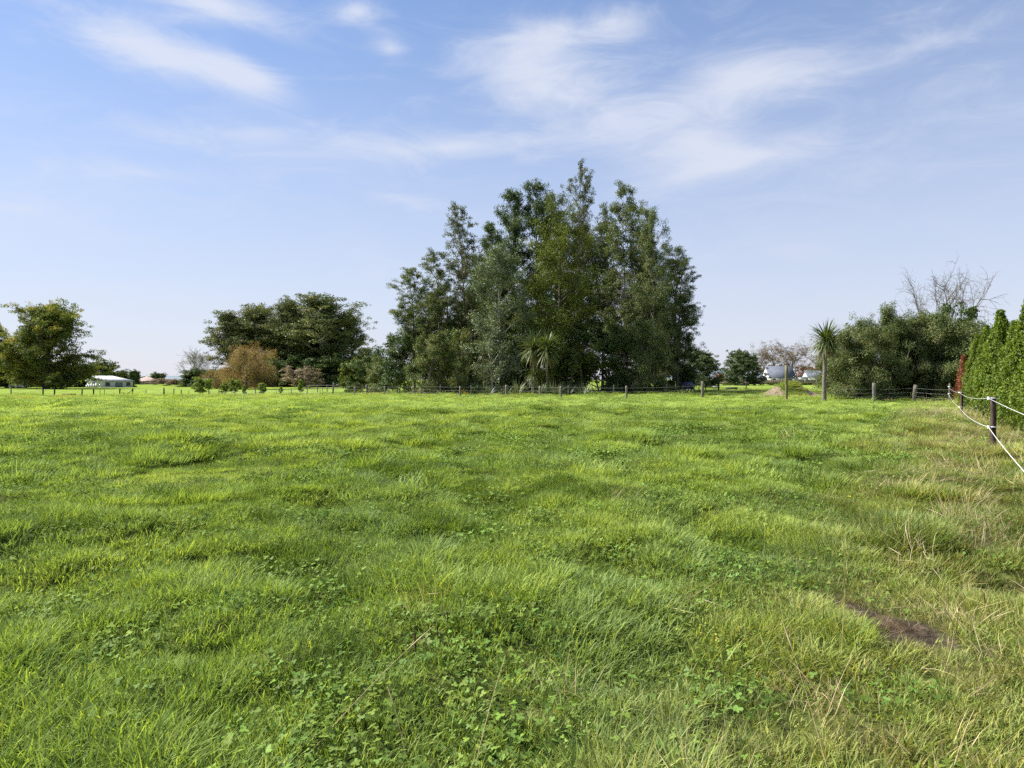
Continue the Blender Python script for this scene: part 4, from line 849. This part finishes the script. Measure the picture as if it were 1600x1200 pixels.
# troughs, shelter, open shed
def trough(u, D, L, w_, hgt, label):
    o = empty("water_trough", P(u, D)); tag(o, label, "trough", "low dark troughs in the paddocks"); b = MB()
    for s in (-1, 1): b.box((0, s * w_ / 2, hgt / 2), (L, .08, hgt)); b.box((s * (L / 2 - .045), 0, hgt / 2), (.09, w_ - .09, hgt - .004))
    b.build("side_walls", M_dark, o); c = MB(); c.box((0, 0, hgt * .6), (L - .2, w_ - .1, .04)); c.build("water_surface", M_glass, o)
trough(108, 90, 1.45, .5, .34, "low dark trough lying before the far-left fence"); trough(1143, 98, 1.6, .55, .36, "low dark trough in the right-hand back paddock"); trough(544, 100, 1.0, .5, .3, "dark trough under the wooden rails by the bright shrub")
o = empty("pale_block", P(1118, 104)); tag(o, "pale weathered block on the grass of the back paddock", "block"); b = MB(); b.tube([(-.45, 0, .22), (-.4, 0, .22), (.4, 0, .22), (.45, 0, .22)], [.16, .24, .24, .16], 8, cap=True); b.build("block_body", M_postpale, o)
o = empty("white_bucket", P(478.5, 88)); tag(o, "small white bucket by the tape fence below the grey shrub", "bucket"); b = MB(); b.tube([(0, 0, 0), (0, 0, .30)], [.13, .17], 10); b.tube([(0, 0, .01), (0, 0, .03)], .125, 10, cap=True); b.build("pail", M_plastic, o); b = MB(); an = np.linspace(0, math.pi, 9); b.tube(np.stack([np.cos(an) * .17, an * 0, .3 + np.sin(an) * .12], 1), .01, 4); b.build("handle", M_wire, o)
o = empty("animal_shelter", P(1073.5, 80)); tag(o, "small slate-grey shelter with pale legs at the grove's end", "shelter")
b = MB(); b.add([(-.78, -.55, .78), (.78, -.55, .78), (.66, .5, 1.18), (-.66, .5, 1.18), (-.78, -.55, .72), (.78, -.55, .72), (.66, .5, 1.12), (-.66, .5, 1.12)], [(0, 1, 2, 3), (7, 6, 5, 4), (0, 4, 5, 1), (1, 5, 6, 2), (2, 6, 7, 3), (3, 7, 4, 0)]); b.build("roof", M_slate, o)
for s in (-1, 1): b = MB(); b.box((s * .62, -.42, .35), (.16, .12, .74)); b.build("leg", M_postpale, o)
b = MB(); b.box((0, -.30, .40), (1.08, .05, .64)); b.build("front_panel", M_slate, o); b = MB(); b.box((0, .42, .5), (1.2, .05, 1.15)); b.build("back_panel", M_dark, o)
o = empty("open_shed", P(1079, 92)); tag(o, "dark lean-to roof on a post behind the slate shelter", "shed")
b = MB(); b.add([(-1.6, -1.2, 2.45), (1.0, -1.2, 2.45), (1.0, 1.5, 2.75), (-1.6, 1.5, 2.75), (-1.6, -1.2, 2.35), (1.0, -1.2, 2.35), (1.0, 1.5, 2.65), (-1.6, 1.5, 2.65)], [(0, 1, 2, 3), (7, 6, 5, 4), (0, 4, 5, 1), (1, 5, 6, 2), (2, 6, 7, 3), (3, 7, 4, 0)]); b.build("roof", M_slate, o)
for (x, y) in ((.85, -1.05), (.85, 1.3), (-1.45, -1.05), (-1.45, 1.3)): b = MB(); b.box((x, y, 1.15), (.1, .1, 2.5)); b.build("post", M_slate, o)
b = MB(); b.box((-.3, 1.38, 1.2), (2.2, .06, 2.2)); b.build("back_wall", M_dark, o)

# ------------------------------------------------------------------ mound of earth
def mound():
    c = P(1235, 62); n = 60; a = np.linspace(-1, 1, n); X, Y = np.meshgrid(a, a); rx, ry = 3.2, 2.6
    d = np.hypot(X, Y); hgt = np.clip(1 - d, 0, 1); hgt = hgt * hgt * (3 - 2 * hgt)
    Z = 1.32 * hgt * (.8 + .4 * fbm(X * 3 + 5, Y * 3, 91)) + .10 * (fbm(X * 9, Y * 9, 93) - .5) * (hgt > .03) - .06
    wx, wy = c.x + X * rx, c.y + Y * ry; Zg = gz(wx, wy)
    V = np.stack([wx, wy, Zg + Z], -1).reshape(-1, 3); i = np.arange(n - 1)[:, None] * n + np.arange(n - 1)[None]
    rim = (hgt > .02) * (Y < .3)
    soil = np.clip((1.2 * sst(.12, .26, X) * sst(.85, .70, X) + 1.1 * sst(-.28, -.42, X)) * rim + (fbm(X * 5, Y * 5, 95) - .55) * 1.1, 0, 1) * (hgt > .02)
    b = MB(); b.add(V, np.stack([i, i + 1, i + n + 1, i + n], -1).reshape(-1, 4), soil.ravel())
    o = b.build("earth_mound", bpy.data.materials["mound_soil"], smooth=True); tag(o, "mound of earth half grown over, bare brown on its flank", "mound", kind="structure")
    XY = np.stack([wx.ravel(), wy.ravel()], 1); sel = (rng.random(n * n) < (1 - soil.ravel()) * .35) & (hgt.ravel() > .02)
    return XY[sel], (Zg + Z).ravel()[sel]
m = bpy.data.materials.new("mound_soil"); m.use_nodes = True; nt = m.node_tree; bs = nt.nodes['Principled BSDF']; bs.inputs['Roughness'].default_value = 1; bs.inputs['Specular IOR Level'].default_value = .05
at = nt.nodes.new('ShaderNodeAttribute'); at.attribute_name = 'tint'; tx = nt.nodes.new('ShaderNodeTexNoise'); tx.inputs['Scale'].default_value = 5; tx.inputs['Detail'].default_value = 8
tcc = nt.nodes.new('ShaderNodeTexCoord'); nt.links.new(tcc.outputs['Object'], tx.inputs['Vector'])
ra = nt.nodes.new('ShaderNodeValToRGB'); nt.links.new(tx.outputs['Fac'], ra.inputs[0]); ra.color_ramp.elements[0].color = (.12, .09, .06, 1); ra.color_ramp.elements[1].color = (.25, .195, .135, 1); ra.color_ramp.elements[0].position = .35; ra.color_ramp.elements[1].position = .65
mx = nt.nodes.new('ShaderNodeMixRGB'); nt.links.new(at.outputs['Fac'], mx.inputs[0]); mx.inputs[1].default_value = (.10, .15, .02, 1); nt.links.new(ra.outputs[0], mx.inputs[2]); nt.links.new(mx.outputs[0], bs.inputs['Base Color'])
MXY, MZ = mound(); n = len(MXY)
so_ = scatter("meadow_grass", "plant_d", MXY, rng.uniform(.5, .9, n), rng.integers(0, 4, n), grass_col(MXY, n), "grass growing over the mound of earth", "grass")
co = np.stack([MXY[:, 0], MXY[:, 1], MZ], 1).astype(np.float32); so_.data.vertices.foreach_set("co", co.ravel())

# ------------------------------------------------------------------ single stalks in the foreground
M_stalk = mat("dry_stalk", (.42, .31, .15), (.55, .43, .24), rough=.6, scale=30)
M_seed = mat("brown_seed", (.07, .035, .02), (.13, .07, .04), scale=60)
for i, (u0, v0, u1, v1, dd, lab) in enumerate(((470, 1195, 678, 978, .35, "longest straw stalk slanting up to the right near the bottom"), (640, 1198, 606, 1074, .1, "short pale straw stalk leaning left near the bottom"), (738, 1195, 790, 1024, .2, "thin straw stalk right of the short pale one"),
        (1298, 1195, 1222, 968, .15, "straw stalk arching left below the bare earth"), (1314, 1030, 1320, 922, .05, "upright golden stalk beside the bare earth"), (1284, 1120, 1330, 1028, .1, "bent yellow stalk below the bare earth"), (1482, 1195, 1522, 1110, .05, "kinked golden stalk at the lower right"), (1552, 1030, 1500, 952, .1, "grey-brown flattened stalk right of the bare earth"))):
    D0 = EYE * F / (v0 - HOR); a = P(u0, D0); D1 = D0 + dd; c = np.array(((u1 - 800) / F * D1, D1, zv(v1, D1))); a_ = np.array(a) - np.array((0, 0, .02))
    t = np.linspace(0, 1, 10)[:, None]; mid = (a_ + c) / 2 + np.array((0, 0, .05)); pts = a_ * (1 - t) ** 2 + 2 * mid * t * (1 - t) + c * t * t
    o = empty("dry_stalk", a); tag(o, lab, "stalk", "single dry stalks in the near grass"); b = MB(); b.tube(pts - np.array(a), np.linspace(.0017, .0008, 10), 5); b.build("stem", M_stalk, o)
    if i in (0, 1, 3, 7): b = MB(); b.tube(pts[-3:] - np.array(a), (.002, .0036, .001), 5); b.build("seed_head", M_stalk, o)
for i, (u, v0, v1, lab) in enumerate(((649, 1042, 988, "brown seed spike, leftmost of three"), (683, 1020, 985, "brown seed spike in the middle of three"), (699, 1004, 972, "brown seed spike, rightmost of three"), (1538, 955, 926, "dark seed spike right of the bare earth"))):
    D = EYE * F / (v0 - HOR); p = P(u, D); hh = max(.12, zv(v1, D) - p.z); o = empty("seed_spike", p); tag(o, lab, "seed head", "brown seed spikes in the near grass")
    b = MB(); b.tube([(0, 0, -.03), (.004, 0, hh * .5), (0, 0, hh)], .002, 5); b.build("stem", M_seed, o)
    b = MB(); zs = np.linspace(hh * .45, hh, 12); b.tube(np.stack([np.sin(zs * 30) * .003, zs * 0, zs], 1), .003 + .004 * rr(i).random(12) * np.sin(np.linspace(.2, 2.9, 12)), 6); b.build("seed_head", M_seed, o)
p = P(1325, 7.6); o = empty("buttercup_flower", p); tag(o, "single yellow buttercup flower in the green herbs toward the right", "flower"); b = MB(); b.tube([(0, 0, -.02), (.01, 0, .12), (.01, -.01, .23)], .0018, 5); b.build("stem", mat("green_stem", (.10, .16, .03)), o)
for i in range(5):
    b = MB(); leafgon(b, np.array((.01, -.01, .23)), i * 1.257, .45, 0, .024, OVAL, .5); V = b.V[0]; b.V[0] = (V - np.array((.01, -.01, .23))) * 1.0 + np.array((.01, -.01, .23)); b.build("petal", mat("yellow_petal", (.80, .58, .02), rough=.4), o)
